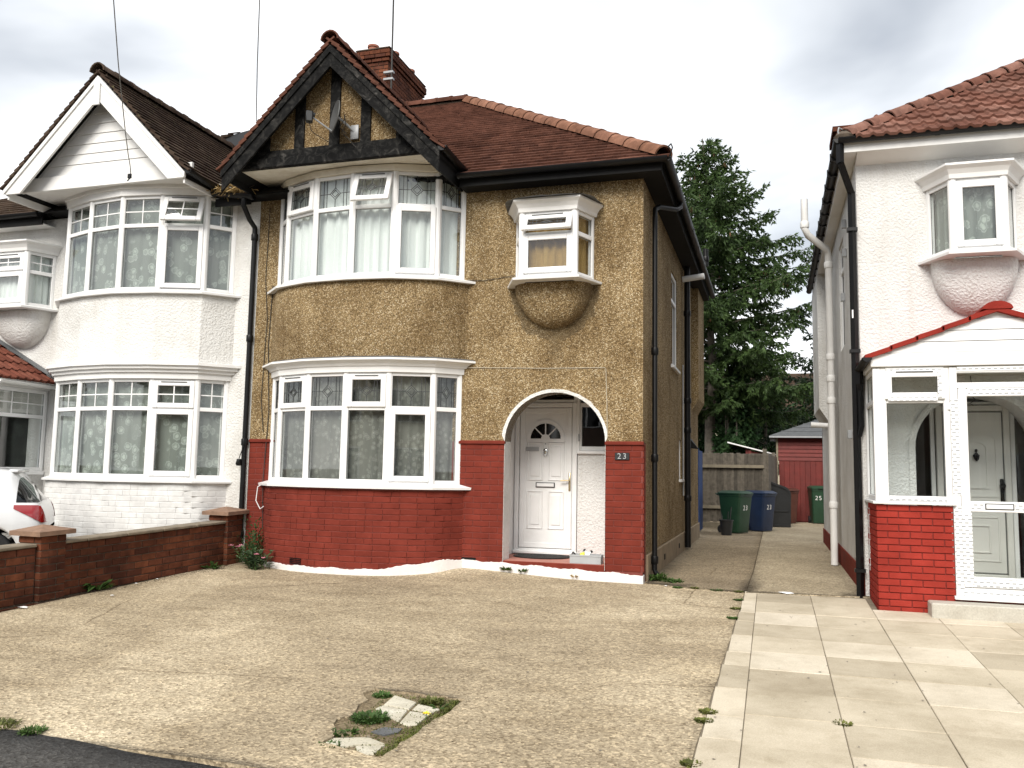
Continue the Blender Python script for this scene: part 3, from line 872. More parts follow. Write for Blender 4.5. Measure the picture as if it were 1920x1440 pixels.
# paved forecourt on the right, slab by slab
b = MB(); b.add([(1.05, -6.88, -.240), (9, -6.88, -.240), (9, .3, .004), (1.15, -.2, -.013)], [(0, 1, 2, 3)])
paving = tag(b.build('paving', 'joint_sand'), kind='structure')
sm = unit_box('paving_stone', .004, (.6, .6, .05))
xs = [1.395+.6*k for k in range(12)]
ys = [-6.83, -6.23]+[-5.63+.6*k for k in range(10)]
for j in range(len(ys)-1):
    y0, y1 = ys[j], ys[j+1]
    if y1 > -.2: y1 = -.10
    xe = 1.135+.02*(y0+6.8)
    cells = [(xe, xs[0])]+[(xs[k], xs[k+1]) for k in range(len(xs)-1)]
    for k, (x0, x1) in enumerate(cells):
        y0k, y1k = y0, y1
        if k == 0: y0k += .07*((j % 3)-1); y1k += .07*(((j+1) % 3)-1)
        if x0 > 2.58 and y0k > -.9: continue
        if x0 > 2.58 and y1k > -.92: y1k = -.9
        if y1k-y0k < .1: continue
        cy = (y0k+y1k)/2; cx = (x0+x1)/2; zz = ground(0, cy)-.017+random.uniform(-.0025, .0025)
        link('paving_slab', sm, paving, SRT((cx, cy, zz), (x1-x0-.005, y1k-y0k-.005, .05), random.uniform(-.004, .004), math.atan(.034)+random.uniform(-.003, .003), random.uniform(-.003, .003)))

# ================================================================ house 23
XL = -5.83
PB = [(-5.46, 0), (-5.18, -.27), (-4.60, -.49), (-3.99, -.545), (-3.37, -.49), (-2.80, -.27), (-2.515, 0)]   # bay plan, window line
H = thing('semi_detached_house', (-2.9, 0, 0), 'pebbledashed semi-detached house with red painted brick base and black timbered gable', 'house')
def house23():
    cx, hw_ = -1.175, .685
    arch = arcpts(cx, 1.79, hw_, .655, 180, 0, 26)
    b = MB()
    outer = [(XL, 1.79), (-5.36, 1.79), (-5.36, 2.70), (-2.62, 2.70), (-2.62, 1.79)]+arch+[(0, 1.79), (0, 5.44), (XL, 5.44)]
    b.holed(outer, [[(-5.36, 4.1), (-2.62, 4.1), (-2.62, 5.4), (-5.36, 5.4)], [(-1.68, 3.95), (-.74, 3.95), (-.74, 4.8), (-1.68, 4.8)]], 0, .28, 'y')
    front = b.build('front_wall', 'pebbledash', H)
    b = MB(); b.box(XL, -5.36, .007, .28, -.2, 1.785); b.box(-5.36, -2.62, .10, .28, -.2, 1.15); base = b.build('base_wall', 'red_mortar', H)
    for x0, x1 in ((-2.62, -1.872), (-.478, -.001)): b = MB(); b.box(x0, x1, .007, .28, -.2, 1.785); b.build('base_wall', 'red_mortar', H)
    # red bell-cast band over the bricks
    for x0, x1 in ((XL, -5.40), (-2.56, -1.858), (-.492, .012)):
        b = MB(); b.prism([(-.022, 1.755), (-.022, 1.785), (.0, 1.80), (.03, 1.80), (.03, 1.755)], x0, x1, 'x'); b.build('drip_band', 'red_painted_brick', H)
    items = []
    zb = .10
    path = smoothpath(offset(PB, .055, 0, .0), 6)
    b = MB(); b.sweep(path, [(-.006, -.12), (-.006, 1.16), (-.10, 1.16), (-.10, -.12)], 0, True, .04)
    bb = b.build('bay_base', 'red_mortar', H)
    bricks_path(items, bb, path, .07, 1.10)
    bricks_flat(items, base, -2.53, -1.858, .16, 1.755, 0.0)
    bricks_flat(items, base, -.492, .0, .14, 1.755, 0.0)
    bricks_flat(items, base, XL, -5.47, .10, 1.755, 0.002)
    for r in range(20):  # toothed brick return on the corner
        z = .14+(1.755-.14)/20*(r+.5); d = (.045, .105)[r % 2]+random.uniform(-.012, .012)
        items.insert(230, (base, SRT((.0035, .012+d/2, z), (.02, d, .073))))
    pieces('brick', unit_box('red_painted_brick', .0045, (.227, .05, .071)), items, 320)
    # white painted plinth, ragged upper edge
    def ragged(path2, zf0, zf1, off, name='plinth'):
        L, at = resample(path2, .02); n = int(L/.028); vs = []; b = MB()
        for k in range(n+1):
            p, t = at(L*k/n); nr = Vector((t.y, -t.x)); zt = zf1(p.x)+random.uniform(-.006, .006)+.008*math.sin(k*.35)
            for o_, z in ((off, zf0), (off, zt-.004), (off-.006, zt), (off-.05, zt)): q = p+nr*o_; vs.append((q.x, q.y, z))
        b.add(vs, [(4*k+j, 4*k+4+j, 4*k+5+j, 4*k+1+j) for k in range(n) for j in range(3)])
        return b.build(name, 'white_plinth', H)
    ragged(path, -.14, lambda x: .062+.135*max(0, min(1, (x+3.5)/.9)), .016)
    ragged([(-2.5, 0), (.008, 0)], -.1, lambda x: .105+.09*min(1, max(0, -x/2.4)), .013)
    ragged([(.008, -.008), (.008, .10)], -.1, lambda x: .10, .002)
    # air bricks
    vb = MB(); Lp, at = resample(path, .02); p, t = at(Lp*.305); M = Matrix.Translation(Vector((p.x, p.y, .125))) @ Matrix.Rotation(math.atan2(t.y, t.x), 4, 'Z')
    for i in range(9):
        for j in range(4): vb.box(-.105+.024*i, -.105+.024*i+.014, -.014, .01, -.045+.023*j, -.045+.023*j+.012, M)
    vb.build('air_brick', 'soffit_dark', H)
    vb = MB(); vb.box(-2.44, -2.24, -.012, .02, .155, .225); vb.build('air_brick', 'soffit_dark', H)
    # apron between the bay windows
    b = MB(); b.sweep(path, [(-.008, 2.86), (0, 2.9), (0, 3.93), (-.008, 3.99), (-.12, 3.99), (-.12, 2.86)], 0, True, .05); b.build('bay_apron', 'pebbledash', H, 40)
    def slab(z0, z1, mat, name):
        q = offset(PB, -.02, 0, .25); b = MB(); b.prism(q, z0, z1, 'z'); b.build(name, mat, H)
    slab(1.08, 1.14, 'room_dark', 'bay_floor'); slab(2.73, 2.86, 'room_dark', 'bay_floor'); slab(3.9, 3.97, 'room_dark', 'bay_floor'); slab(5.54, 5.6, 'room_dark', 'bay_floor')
    # sills and heads
    for z in (1.12, 3.965):
        b = MB(); b.sweep(PB, [(-.08, z+.005), (.13, z+.005), (.135, z+.035), (.02, z+.075), (-.08, z+.075)], 0, True, -.004); b.build('window_sill', 'white_upvc', H)
    b = MB(); b.sweep(PB, [(-.08, 2.70), (.035, 2.70), (.04, 2.78), (.06, 2.785), (.075, 2.815), (.115, 2.85), (.15, 2.858), (.15, 2.885), (.03, 2.90), (-.08, 2.90)], 0, True, -.004); b.build('bay_cornice', 'white_paint', H)
    b = MB(); b.sweep(PB, [(-.0, 2.901), (.145, 2.887), (.12, 2.902), (.0, 2.93)], 0, True, .0); b.build('lead_flashing', 'lead_grey', H)
    b = MB(); b.sweep(PB, [(-.08, 5.515), (.05, 5.515), (.055, 5.60), (.02, 5.605), (.02, 5.665), (-.08, 5.665)], 0, True, -.004); b.build('bay_fascia', 'cream_boards', H)
    low = [('fixed', 'fixed'), ('vent', 'fixed'), ('fixed', 'fixed'), ('vent', 'fixed'), ('fixed', 'sash'), ('fixed', 'fixed')]
    upp = [('fixed', 'fixed'), ('vent', 'fixed', 3), ('fixed', 'fixed'), ('vent', 'fixed', 21), ('fixed', 'sash'), ('fixed', 'fixed')]
    bay_lights(H, PB, 1.195, 2.70, 2.21, low, 'diamond')
    bay_lights(H, PB, 4.04, 5.515, 5.03, upp, 'diamond')
    inn = offset(PB, -.13, 0, .1)
    curtain(inn, 1.2, 2.70, 'grey_net', 'net_curtain', 'grey patterned net curtain in the ground floor bay of the pebbledashed house', None, .012, .13)
    curtain(inn, 4.04, 5.5, 'sheer_net', 'net_curtain', 'pale sheer net curtain in the upper bay under the black timbered gable', None, .02, .16)
    # side and back walls, floor inside, ceiling
    b = MB(); b.holed([(.28, .34), (8.5, .34), (8.5, 5.44), (.28, 5.44)], [[(3.25, 3.2), (4.2, 3.2), (4.2, 4.82), (3.25, 4.82)], [(4.45, 1.3), (4.85, 1.3), (4.85, 2.0), (4.45, 2.0)]], 0, -.27, 'x')
    b.box(.001, .14, 7.0, 8.5, 2.95, 5.43); b.prism([(.001, 2.7), (.14, 2.95), (.001, 2.95)], 7.0, 8.5, 'y')
    b.build('side_wall', 'pebbledash', H)
    b = MB(); b.box(-.27, .03, .285, 8.52, -.2, .335, None, .01); b.build('side_plinth', 'tan_render', H)
    vb = MB()
    for y in (2.0, 4.1): vb.box(.02, .036, y, y+.12, .12, .2)
    vb.build('air_brick', 'soffit_dark', H)
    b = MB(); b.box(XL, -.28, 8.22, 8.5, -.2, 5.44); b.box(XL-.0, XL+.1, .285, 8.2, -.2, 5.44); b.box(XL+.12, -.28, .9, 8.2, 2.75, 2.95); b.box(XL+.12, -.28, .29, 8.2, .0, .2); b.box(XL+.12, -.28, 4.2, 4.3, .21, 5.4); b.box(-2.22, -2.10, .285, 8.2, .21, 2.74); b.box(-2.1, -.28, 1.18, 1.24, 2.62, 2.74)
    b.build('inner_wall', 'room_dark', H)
    # windows in the side wall
    for (y0, y1, z0, z1, zt) in ((3.25, 4.2, 3.2, 4.82, 4.35), (4.45, 4.85, 1.3, 2.0, 0)):
        fr = MB(); kids = []; M, w = frame_m((-.02, y0), (-.02, y1), z0)
        window_light(fr, kids, M, w, z1-z0, zt-z0 if zt else 0, 'fixed', 'fixed', None)
        fr.box(-.05, w+.05, -.05, .07, -.05, -.002, M, .006)
        finish(fr, kids, 'side_window', H)
    # ---- oriel
    OP = [(-1.75, 0), (-1.565, -.42), (-.815, -.42), (-.655, 0)]
    oriel(H, OP, 3.88, 4.80, 4.50, dict(mats=('pebbledash', 'white_paint'), top='vent', deg=26, bot='sash', lead='diamond', tip=(-1.19, 3.30), bulge=.8, cornice='weathered'))
    inn = offset(OP, -.10, 0, .05)
    curtain(inn, 3.95, 4.8, 'gold_curtain', 'gold_curtain', 'gold patterned curtain in the small oriel window above the arched door', None, .02, .12)
    entrance23()
    roof23()
def oriel(H, OP, z0, z1, zt, st):
    fr = MB(); kids = []
    for i in range(3):
        M, w = frame_m(OP[i], OP[i+1], z0+.055)
        h = z1-z0-.055
        if i == 1:
            n = st.get('bars', 1); window_light(fr, kids, M, w, h, zt and zt-z0-.055, st['top'], st['bot'], st['lead'], .06, st['deg'])
        else: window_light(fr, kids, M, w, h, zt and zt-z0-.055, 'fixed', 'fixed', None if st['lead'] == 'diamond' else st['lead'], .05)
    for i in (1, 2):
        q = offset(OP, -.03)[i]; fr.lathe([(.05, z0+.056), (.05, z1-.001)], 10, Matrix.Translation(Vector((q[0], q[1], 0))))
    o = finish(fr, kids, 'oriel_window', H)
    b = MB(); b.sweep(OP, [(-.08, z0), (.10, z0), (.105, z0+.028), (.02, z0+.055), (-.08, z0+.055)], 0, True, -.004); b.build('window_sill', 'white_upvc', o)
    b = MB(); b.sweep(OP, [(-.08, z1), (.03, z1), (.04, z1+.05), (.07, z1+.10), (.11, z1+.135), (.11, z1+.16), (-.08, z1+.165)], 0, True, -.004); b.build('cornice', st['mats'][1], o)
    if st.get('cornice'):
        b = MB(); rows = offset(OP, .12, 0, -.004); q = smoothpath(rows, 9)
        vs = []; 
        for k, (x, y) in enumerate(q):
            e = random.uniform(-.018, .012); nx = (x-(OP[0][0]+OP[3][0])/2)
            vs += [(x+.02*nx, y-.004+e*.5, z1+.163+random.uniform(-.006, .004)), (x*.6+.4*(OP[0][0]+OP[3][0])/2, -.001, z1+.22+random.uniform(-.01, .01))]
        b.add(vs, [(2*k, 2*k+2, 2*k+3, 2*k+1) for k in range(len(q)-1)]); b.build('lead_flashing', 'lead_grey', o, 0, False)
    # bowl-shaped corbel under the sill
    tx, tz = st['tip']; b = MB(); n = 12; path = smoothpath([(-0.5, 0), (-.48, -.19), (-.35, -.36), (0, -.41), (.35, -.36), (.48, -.19), (.5, 0)], 4); m = len(path); vs = []
    wid = (OP[3][0]-OP[0][0])*.96; cx = (OP[3][0]+OP[0][0])/2
    for k in range(n+1):
        t = k/n; s = (1-t**2.2)**.58; z = z0-.002-(z0-tz)*t; c = cx+(tx-cx)*t
        vs += [(c+x*wid*s, y*s*st.get('bulge', .92)+.01, z) for x, y in path]
    fs = [(k*m+i, k*m+i+1, (k+1)*m+i+1, (k+1)*m+i) for k in range(n) for i in range(m-1)]
    b.add(vs, fs); b.add([(x, y, z) for x, y, z in vs[:m]], [tuple(range(m))]); b.build('corbel', st['mats'][0], o, 70)
    b = MB(); b.prism(offset(OP, -.03, 0, .2), z1-.02, z1+.03, 'z'); b.build('ceiling', 'room_dark', o)
    return o
def door_panels(b, x0, x1, z0, z1, y, M=None):
    # raised-and-fielded panel: outer bead plus field
    ring(b, x0, x1, z0, z1, .022, y-.004, y+.010, M or FLIP(y), .004)
def FLIP(y):
    # local y outward = world -y at plane y
    return Matrix(((1, 0, 0, 0), (0, -1, 0, 0), (0, 0, 1, 0), (0, 0, 0, 1)))
def entrance23():
    cx, hw_ = -1.175, .685
    outl = [(cx-hw_, .14)]+arcpts(cx, 1.79, hw_, .655, 180, 0, 26)+[(cx+hw_, .14)]
    big = [(cx-hw_-.04, .13)]+arcpts(cx, 1.79, hw_+.045, .70, 180, 0, 26)+[(cx+hw_+.025, .13)]
    n = len(outl); vs = []; YD = .285
    for k in range(n):
        j = random.uniform(-.006, .006) if 0 < k < n-1 else 0
        up = outl[k][1] > 1.8
        bx, bz = (big[k] if up else (outl[k][0]+(-.004 if k < n/2 else .004), outl[k][1]))
        vs += [(bx+j, -.006, bz+j), (outl[k][0], -.008, outl[k][1]), (outl[k][0]+(.0), YD, outl[k][1])]
    b = MB(); b.add(vs, [(3*k+i, 3*k+3+i, 3*k+4+i, 3*k+1+i) for k in range(n-1) for i in range(2)])
    # closing wall behind the arch, up to the ceiling
    rec = b.build('entrance_arch', 'white_roughcast', H, 40)
    b = MB(); b.box(-2.09, -2.032, .286, 1.17, .1, 2.7); b.box(-.42, -.3, .286, 1.17, .1, 2.7); b.box(-2.03, -.42, .286, 1.17, 2.62, 2.7)
    b.build('recess_wall', 'white_paint', H); made = set(C.objects)
    # dado to the right of the door
    b = MB(); b.box(-.965, -.30, .50, .60, .15, 1.64); b.build('dado_wall', 'clean_roughcast', H)
    b = MB(); b.box(-1.862, -.484, .004, .39, .0, .205, None, .008); b.build('entrance_step', 'red_painted_brick', H)
    b = MB(); b.box(-1.855, -.492, .02, .29, .2055, .2095); b.box(-2.03, -.42, .29, .395, .2045, .2095); b.build('step_tile', 'pink_tile', H)
    F = FLIP(0)
    fr = MB(); ring(fr, -1.86, -.972, .215, 2.345, .065, -.545, -.470, F, .008, .075)
    fr.box(-1.87, -.96, -.50, -.43, .212, .262, F, .012)      # weather bar
    door = MB(); door.box(-1.79, -1.042, -.535, -.490, .295, 2.275, F, .006)
    d = fr.build('front_door', 'white_upvc', H)
    dl = door.build('door_leaf', 'white_upvc', d)
    b = MB(); ring(b, -1.785, -1.047, .30, 2.27, .07, -.49, -.478, F, .005); b.build('door_edge', 'white_upvc', d)
    X0, X1 = -1.70, -1.13; xm = (X0+X1)/2
    for (a, c) in ((X0+.02, xm-.035), (xm+.035, X1-.02)):
        for z0, z1 in ((.56, 1.10), (1.24, 1.78)):
            b = MB(); ring(b, a, c, z0, z1, .022, -.492, -.476, F, .007); b.box(a+.05, c-.05, -.492, -.480, z0+.06, z1-.06, F, .010); b.build('door_panel', 'white_upvc', d)
    # fanlight: half-round with three bars
    fx, fz = xm, 1.835; r = .215
    b = MB(); o1 = arcpts(fx, fz, r+.055, r+.055, 0, 180, 18); i1 = arcpts(fx, fz, r, r, 0, 180, 18)
    b.prism(o1+[(fx-r-.055, fz-.05), (fx+r+.055, fz-.05)], .470, .488, 'y'); b.build('fanlight_frame', 'white_upvc', d)
    b = MB(); b.prism(i1, .464, .4695, 'y'); b.build('fanlight_glass', 'car_glass', d)
    b = MB(); hub = arcpts(fx, fz, .062, .062, 0, 180, 10); b.prism(hub, .456, .4635, 'y')
    for an in (45, 90, 135): bar2(b, fx+.05*math.cos(R(an)), fz+.05*math.sin(R(an)), fx+r*math.cos(R(an)), fz+r*math.sin(R(an)), .016, -.4635, -.457, F)
    b.build('fanlight_bar', 'white_upvc', d)
    b = MB(); ring(b, xm-.135, xm+.135, 1.145, 1.215, .010, -.492, -.472, F, .002); b.build('letterbox_frame', 'lead_came', d)
    b = MB(); b.box(xm-.124, xm+.124, -.492, -.470, 1.156, 1.204, F, .004); b.build('letterbox', 'plastic_white', d)
    b = MB(); b.lathe([(.03, 0), (.034, .012), (.02, .02)], 14, Matrix.Translation(Vector((xm-.005, .49, 1.66))) @ Matrix.Rotation(R(90), 4, 'X')); b.tube([(xm-.03, .47, 1.66), (xm-.028, .462, 1.61), (xm-.005, .458, 1.588), (xm+.018, .462, 1.61), (xm+.02, .47, 1.66)], .007, 6); b.build('door_knocker', 'chrome', d, 50)
    b = MB(); b.lathe([(.008, 0), (.008, .006)], 10, Matrix.Translation(Vector((xm-.005, .489, 1.76))) @ Matrix.Rotation(R(90), 4, 'X')); b.build('spyhole', 'lead_grey', d)
    b = MB(); b.box(X0+.0, X0+.19, -.49, -.474, 1.655, 1.715, F, .003); b.build('door_notice', 'silver_grey', d)
    b = MB(); b.box(-1.085, -1.055, -.478, -.466, 1.10, 1.36, F, .006); b.tube([(-1.07, .468, 1.25), (-1.07, .425, 1.25), (-1.19, .425, 1.245)], .010, 8); b.build('door_handle', 'brass', d, 50)
    # sidelight and top light
    fr = MB(); kids = []; M, w = frame_m((-.972, .50), (-.36, .50), 1.67)
    window_light(fr, kids, M, w, .675, 0, lead=None, fw=.06); fr.box(-.0, w, -.02, .05, -.045, -.002, M, .006); finish(fr, kids, 'sidelight', H)
    fr = MB(); kids = []; M, w = frame_m((-1.86, .50), (-.98, .50), 2.347)
    window_light(fr, kids, M, w, .30, 0, lead=None, fw=.045); finish(fr, kids, 'top_light', H)
    b = MB(); b.box(-.975, -.935, .47, .56, 1.645, 2.6, None, .005); b.build('mullion', 'white_upvc', H)
    b = MB(); b.box(-.953, -.93, .452, .468, 1.80, 1.90, None, .004); b.build('doorbell', 'silver_grey', H)
    # the door stands about a metre back in the recess: set everything of the door screen to its true depth and size
    for o in list(C.objects):
        if o in made or o.type != 'MESH': continue
        for v in o.data.vertices:
            if v.co.y > .39:
                v.co.x = v.co.x*1.0478-.0761; v.co.y += .55; v.co.z = .215+(v.co.z-.215)*1.0215
            elif o.name.startswith(('step_tile', 'entrance_step')) and v.co.y > .38: v.co.y = 1.15
def roof23():
    p = R(35.5); tp = math.tan(p); ez = 5.45; rid = (4.0, ez+4.3*tp)
    b = MB(); x0, x1, y0, y1 = XL-.02, .3, -.3, 8.5
    vs = [(x0, y0, ez), (x1, y0, ez), (x1, y1, ez), (x0, y1, ez), (x0, rid[0], rid[1]), (x1-4.3, rid[0], rid[1]), (x0, y0, ez-.03), (x1, y0, ez-.03), (x1, y1, ez-.03), (x0, y1, ez-.03)]
    b.add(vs, [(0, 1, 5, 4), (1, 2, 5), (2, 3, 4, 5), (0, 4, 3), (0, 6, 7, 1), (1, 7, 8, 2), (2, 8, 9, 3), (6, 9, 8, 7)])
    roof = b.build('main_roof', 'soffit_dark', H)
    tm = tile_mesh('clay_tile', .168, .25, .030); items = []
    xc, hw, zt, ze, yf = -4.17, 1.65, 7.26, 5.61, -1.0; sl = (zt-ze)/hw
    def test(q):
        if q.x > .3-(q.y+.3)+.02 or q.x < XL: return False
        return not (abs(q.x-xc) < hw+.05 and zt-sl*abs(q.x-xc) > q.z+.02)
    tile_field(items, roof, (XL, -.34, ez-.03), (1, 0, 0), (0, math.cos(p), math.sin(p)), 0, 6.4, 4.3/math.cos(p), test, .168, .150, .18)
    side = []
    def test2(q): return q.x > -4.0 and (q.y+.3) > (.3-q.x)-.02 and (8.5-q.y) > (.3-q.x)
    near_first(items); 
    rm = half_round('hip_tile_clay'); rm2 = half_round('clay_tile', .13)
    gr, gi = gable_roof(H, xc, hw, zt, ze, yf, 2.6, dict(tile_mesh=tm, ridge_mesh=rm2, full=1, barge=.30, cap=.10, barge_mat='black_timber'))
    pieces('roof_tile', tm, items[:230]+[it for it in gi[:70]]+items[230:], 300)
    rest = gi[70:]
    pieces('verge_tile', tm, rest, 0)
    ridge_run(roof, (.30, -.30, ez+.0), (-4.0, 4.0, rid[1]+.0), rm, .42, 'hip_tile', 1.08)
    ridge_run(roof, (-4.0, 4.0, rid[1]+.03), (XL, 4.0, rid[1]+.03), rm2)
    b = MB(); b.tube([(.36, -.36, ez-.06), (.40, -.40, ez-.02), (.43, -.43, ez+.06), (.41, -.41, ez+.115), (.37, -.37, ez+.10), (.385, -.385, ez+.06)], .009, 6); b.build('hip_iron', 'black_iron', roof, 50)
    # eaves: fascia, soffit, gutters
    b = MB(); b.box(-2.50, .27, -.275, -.25, 5.28, 5.425, None, .003); b.box(.245, .27, -.249, 8.4, 5.28, 5.425, None, .003); b.build('fascia', 'soffit_dark', H)
    b = MB(); b.box(-2.5, .245, -.249, -.002, 5.285, 5.30); b.box(.002, .245, -.002, 8.4, 5.287, 5.302); b.build('soffit', 'soffit_dark', H)
    gutter(H, (-2.50, -.345, 5.435), (.36, -.345, 5.425)); gutter(H, (.345, -.36, 5.425), (.345, 8.45, 5.40))
    gutter(H, (xc+hw+.04, -1.0, 5.60), (xc+hw+.04, -.28, 5.56)); 
    b = MB(); b.box(xc+hw-.05, xc+hw-.02, -.98, .0, 5.30, 5.58); b.build('fascia', 'soffit_dark', H)
    b = MB(); b.box(xc-hw+.02, xc-hw+.05, -.98, .0, 5.42, 5.58); b.build('fascia', 'soffit_dark', H)
    bay_soffit(H, PB, xc, hw, 5.615, -.80, 'cream_boards')
    # gable wall and timbers
    g0 = -.76
    zz = lambda x: zt-.16-sl*abs(x-xc)
    b = MB(); b.prism([(xc-hw+.1, 5.63), (xc, zt-.12), (xc+hw-.1, 5.63)], g0, g0+.1, 'y'); b.build('gable_wall', 'pebbledash', H)
    for x0, x1 in ((-.09, .06), (-.64, -.49), (.39, .54), (-1.18, -1.04), (.93, 1.09)):
        a, c = xc+x0, xc+x1; b = MB(); b.prism([(a, 5.80), (a, zz(a)), (c, zz(c)), (c, 5.80)], g0-.03, g0+.01, 'y'); b.build('timber_stud', 'black_timber', H)
    b = MB(); b.box(xc-hw+.08, xc+hw-.12, g0-.085, g0+.0, 5.60, 5.735, None, .008); b.box(xc-hw+.16, xc+hw-.2, g0-.06, g0+.0, 5.737, 5.85, None, .008); b.build('tie_beam', 'black_timber', H)
    # chimney
    chim = MB(); CX0, CX1, CY0, CY1 = -6.24, -5.58, 3.70, 5.45; ZT = 9.42
    chim.box(CX0+.01, CX1-.01, CY0+.01, CY1-.01, 7.6, ZT+.26); ch = chim.build('chimney', 'mortar', H)
    it = []; r = 0; z = 8.0; Hc = .075
    while z < ZT+.27:
        k = (z-ZT)/Hc
        e = 0 if k < 0 else (.03 if k < 1 else (.06 if k < 3 else .03)); 
        x = CX0-e-(.1125 if r % 2 else 0)
        while x < CX1+e-.02:
            a, c = max(x, CX0-e), min(x+.225, CX1+e)
            if c-a > .03: it.append((ch, SRT(((a+c)/2, CY0-e+.05, z+Hc/2), (c-a-.01, .1+random.uniform(0, .006), Hc-.01))))
            x += .225
        y = CY0-e-(.0 if r % 2 else .1125)+.1
        while y < CY1+e-.02:
            a, c = max(y, CY0-e+.1), min(y+.225, CY1+e)
            if c-a > .03: it.append((ch, SRT((CX1+e-.05, (a+c)/2, z+Hc/2), (.1+random.uniform(0, .006), c-a-.01, Hc-.01))))
            y += .225
        z += Hc; r += 1
    it.sort(key=lambda q: -q[1].translation.z)
    pieces('brick', unit_box('raw_brick', .004, (.215, .1, .065)), it, 240)
    b = MB(); b.box(CX0-.05, CX1+.05, CY0-.05, CY1+.05, ZT+.262, ZT+.29, None, .01); b.build('flaunching', 'mortar', ch)
    for x, y in ((-6.06, 3.98), (-5.78, 4.35), (-6.06, 4.75), (-5.78, 5.15)):
        b = MB(); b.lathe([(.12, ZT+.28), (.105, ZT+.36), (.10, ZT+.46), (.118, ZT+.47), (.118, ZT+.51), (.09, ZT+.52), (.088, ZT+.40)], 16, Matrix.Translation(Vector((x, y, 0)))); b.build('chimney_pot', 'terracotta', ch, 40)
    # downpipes on the side wall and cables on the front
    downpipe(H, [(.345, 1.42, 5.37), (.345, 1.40, 5.30), (.30, 1.25, 5.22), (.12, .75, 5.12), (.075, .62, 5.05), (.075, .60, 4.9), (.075, .58, .12), (.11, .54, .06)], .036, collars=[(.075, .59, 3.05), (.075, .583, 1.6), (.075, .58, .25)])
    downpipe(H, [(.09, 5.1, 5.3), (.09, 5.1, .06)], .055, collars=[(.09, 5.1, 4.4), (.09, 5.1, 2.75), (.09, 5.1, 2.2), (.09, 5.1, .95)])
    downpipe(H, [(.02, 4.98, 5.03), (.42, 4.96, 5.07)], .058, 'white_paint', name='overflow_pipe')
    downpipe(H, [(.03, 4.9, 3.4), (.03, 4.9, 1.0)], .014, 'grey_metal', name='thin_pipe')
    downpipe(H, [(.40, 5.6, 5.4), (.40, 5.6, 5.75)], .05, collars=[(.40, 5.6, 5.55)], name='vent_pipe')
    def cable(pts, r=.004, mat='cable_tan'):
        b = MB(); b.tube(pts, r, 5); b.build('cable', mat, H, 60)
    cable([(-2.47, -.008, 2.80), (-2.0, -.009, 2.79), (-1.3, -.009, 2.77), (-.50, -.009, 2.765), (-.485, -.009, 2.74), (-.47, -.009, 2.3), (-.46, -.01, 1.85), (-.475, -.01, 1.81)])
    cable([(-2.44, -.01, 4.03), (-2.2, -.012, 4.01), (-1.85, -.012, 4.05), (-1.72, -.02, 4.06)], .004, 'cable_dark')
    cable([(-5.66, -.01, 5.3), (-5.68, -.012, 4.2), (-5.62, -.012, 3.6), (-5.66, -.012, 2.4), (-5.6, -.012, 1.9)], .005, 'cable_dark')
    cable([(-5.55, -.01, 4.1), (-5.58, -.012, 3.2), (-5.52, -.012, 2.2), (-5.56, -.02, 1.2), (-5.53, -.02, .5)], .006, 'cable_dark')
    cable([(.006, 1.05, 4.9), (.008, 1.1, 4.2), (.007, .95, 3.5), (.008, .75, 3.1)], .004, 'cable_dark')
    b = MB(); b.tube([(-5.50, -.06, 1.16), (-5.60, -.08, 1.10), (-5.62, -.08, .9), (-5.55, -.07, .78), (-5.50, -.06, .82)], .009, 6); b.build('cable', 'plastic_white', H, 60)
house23()

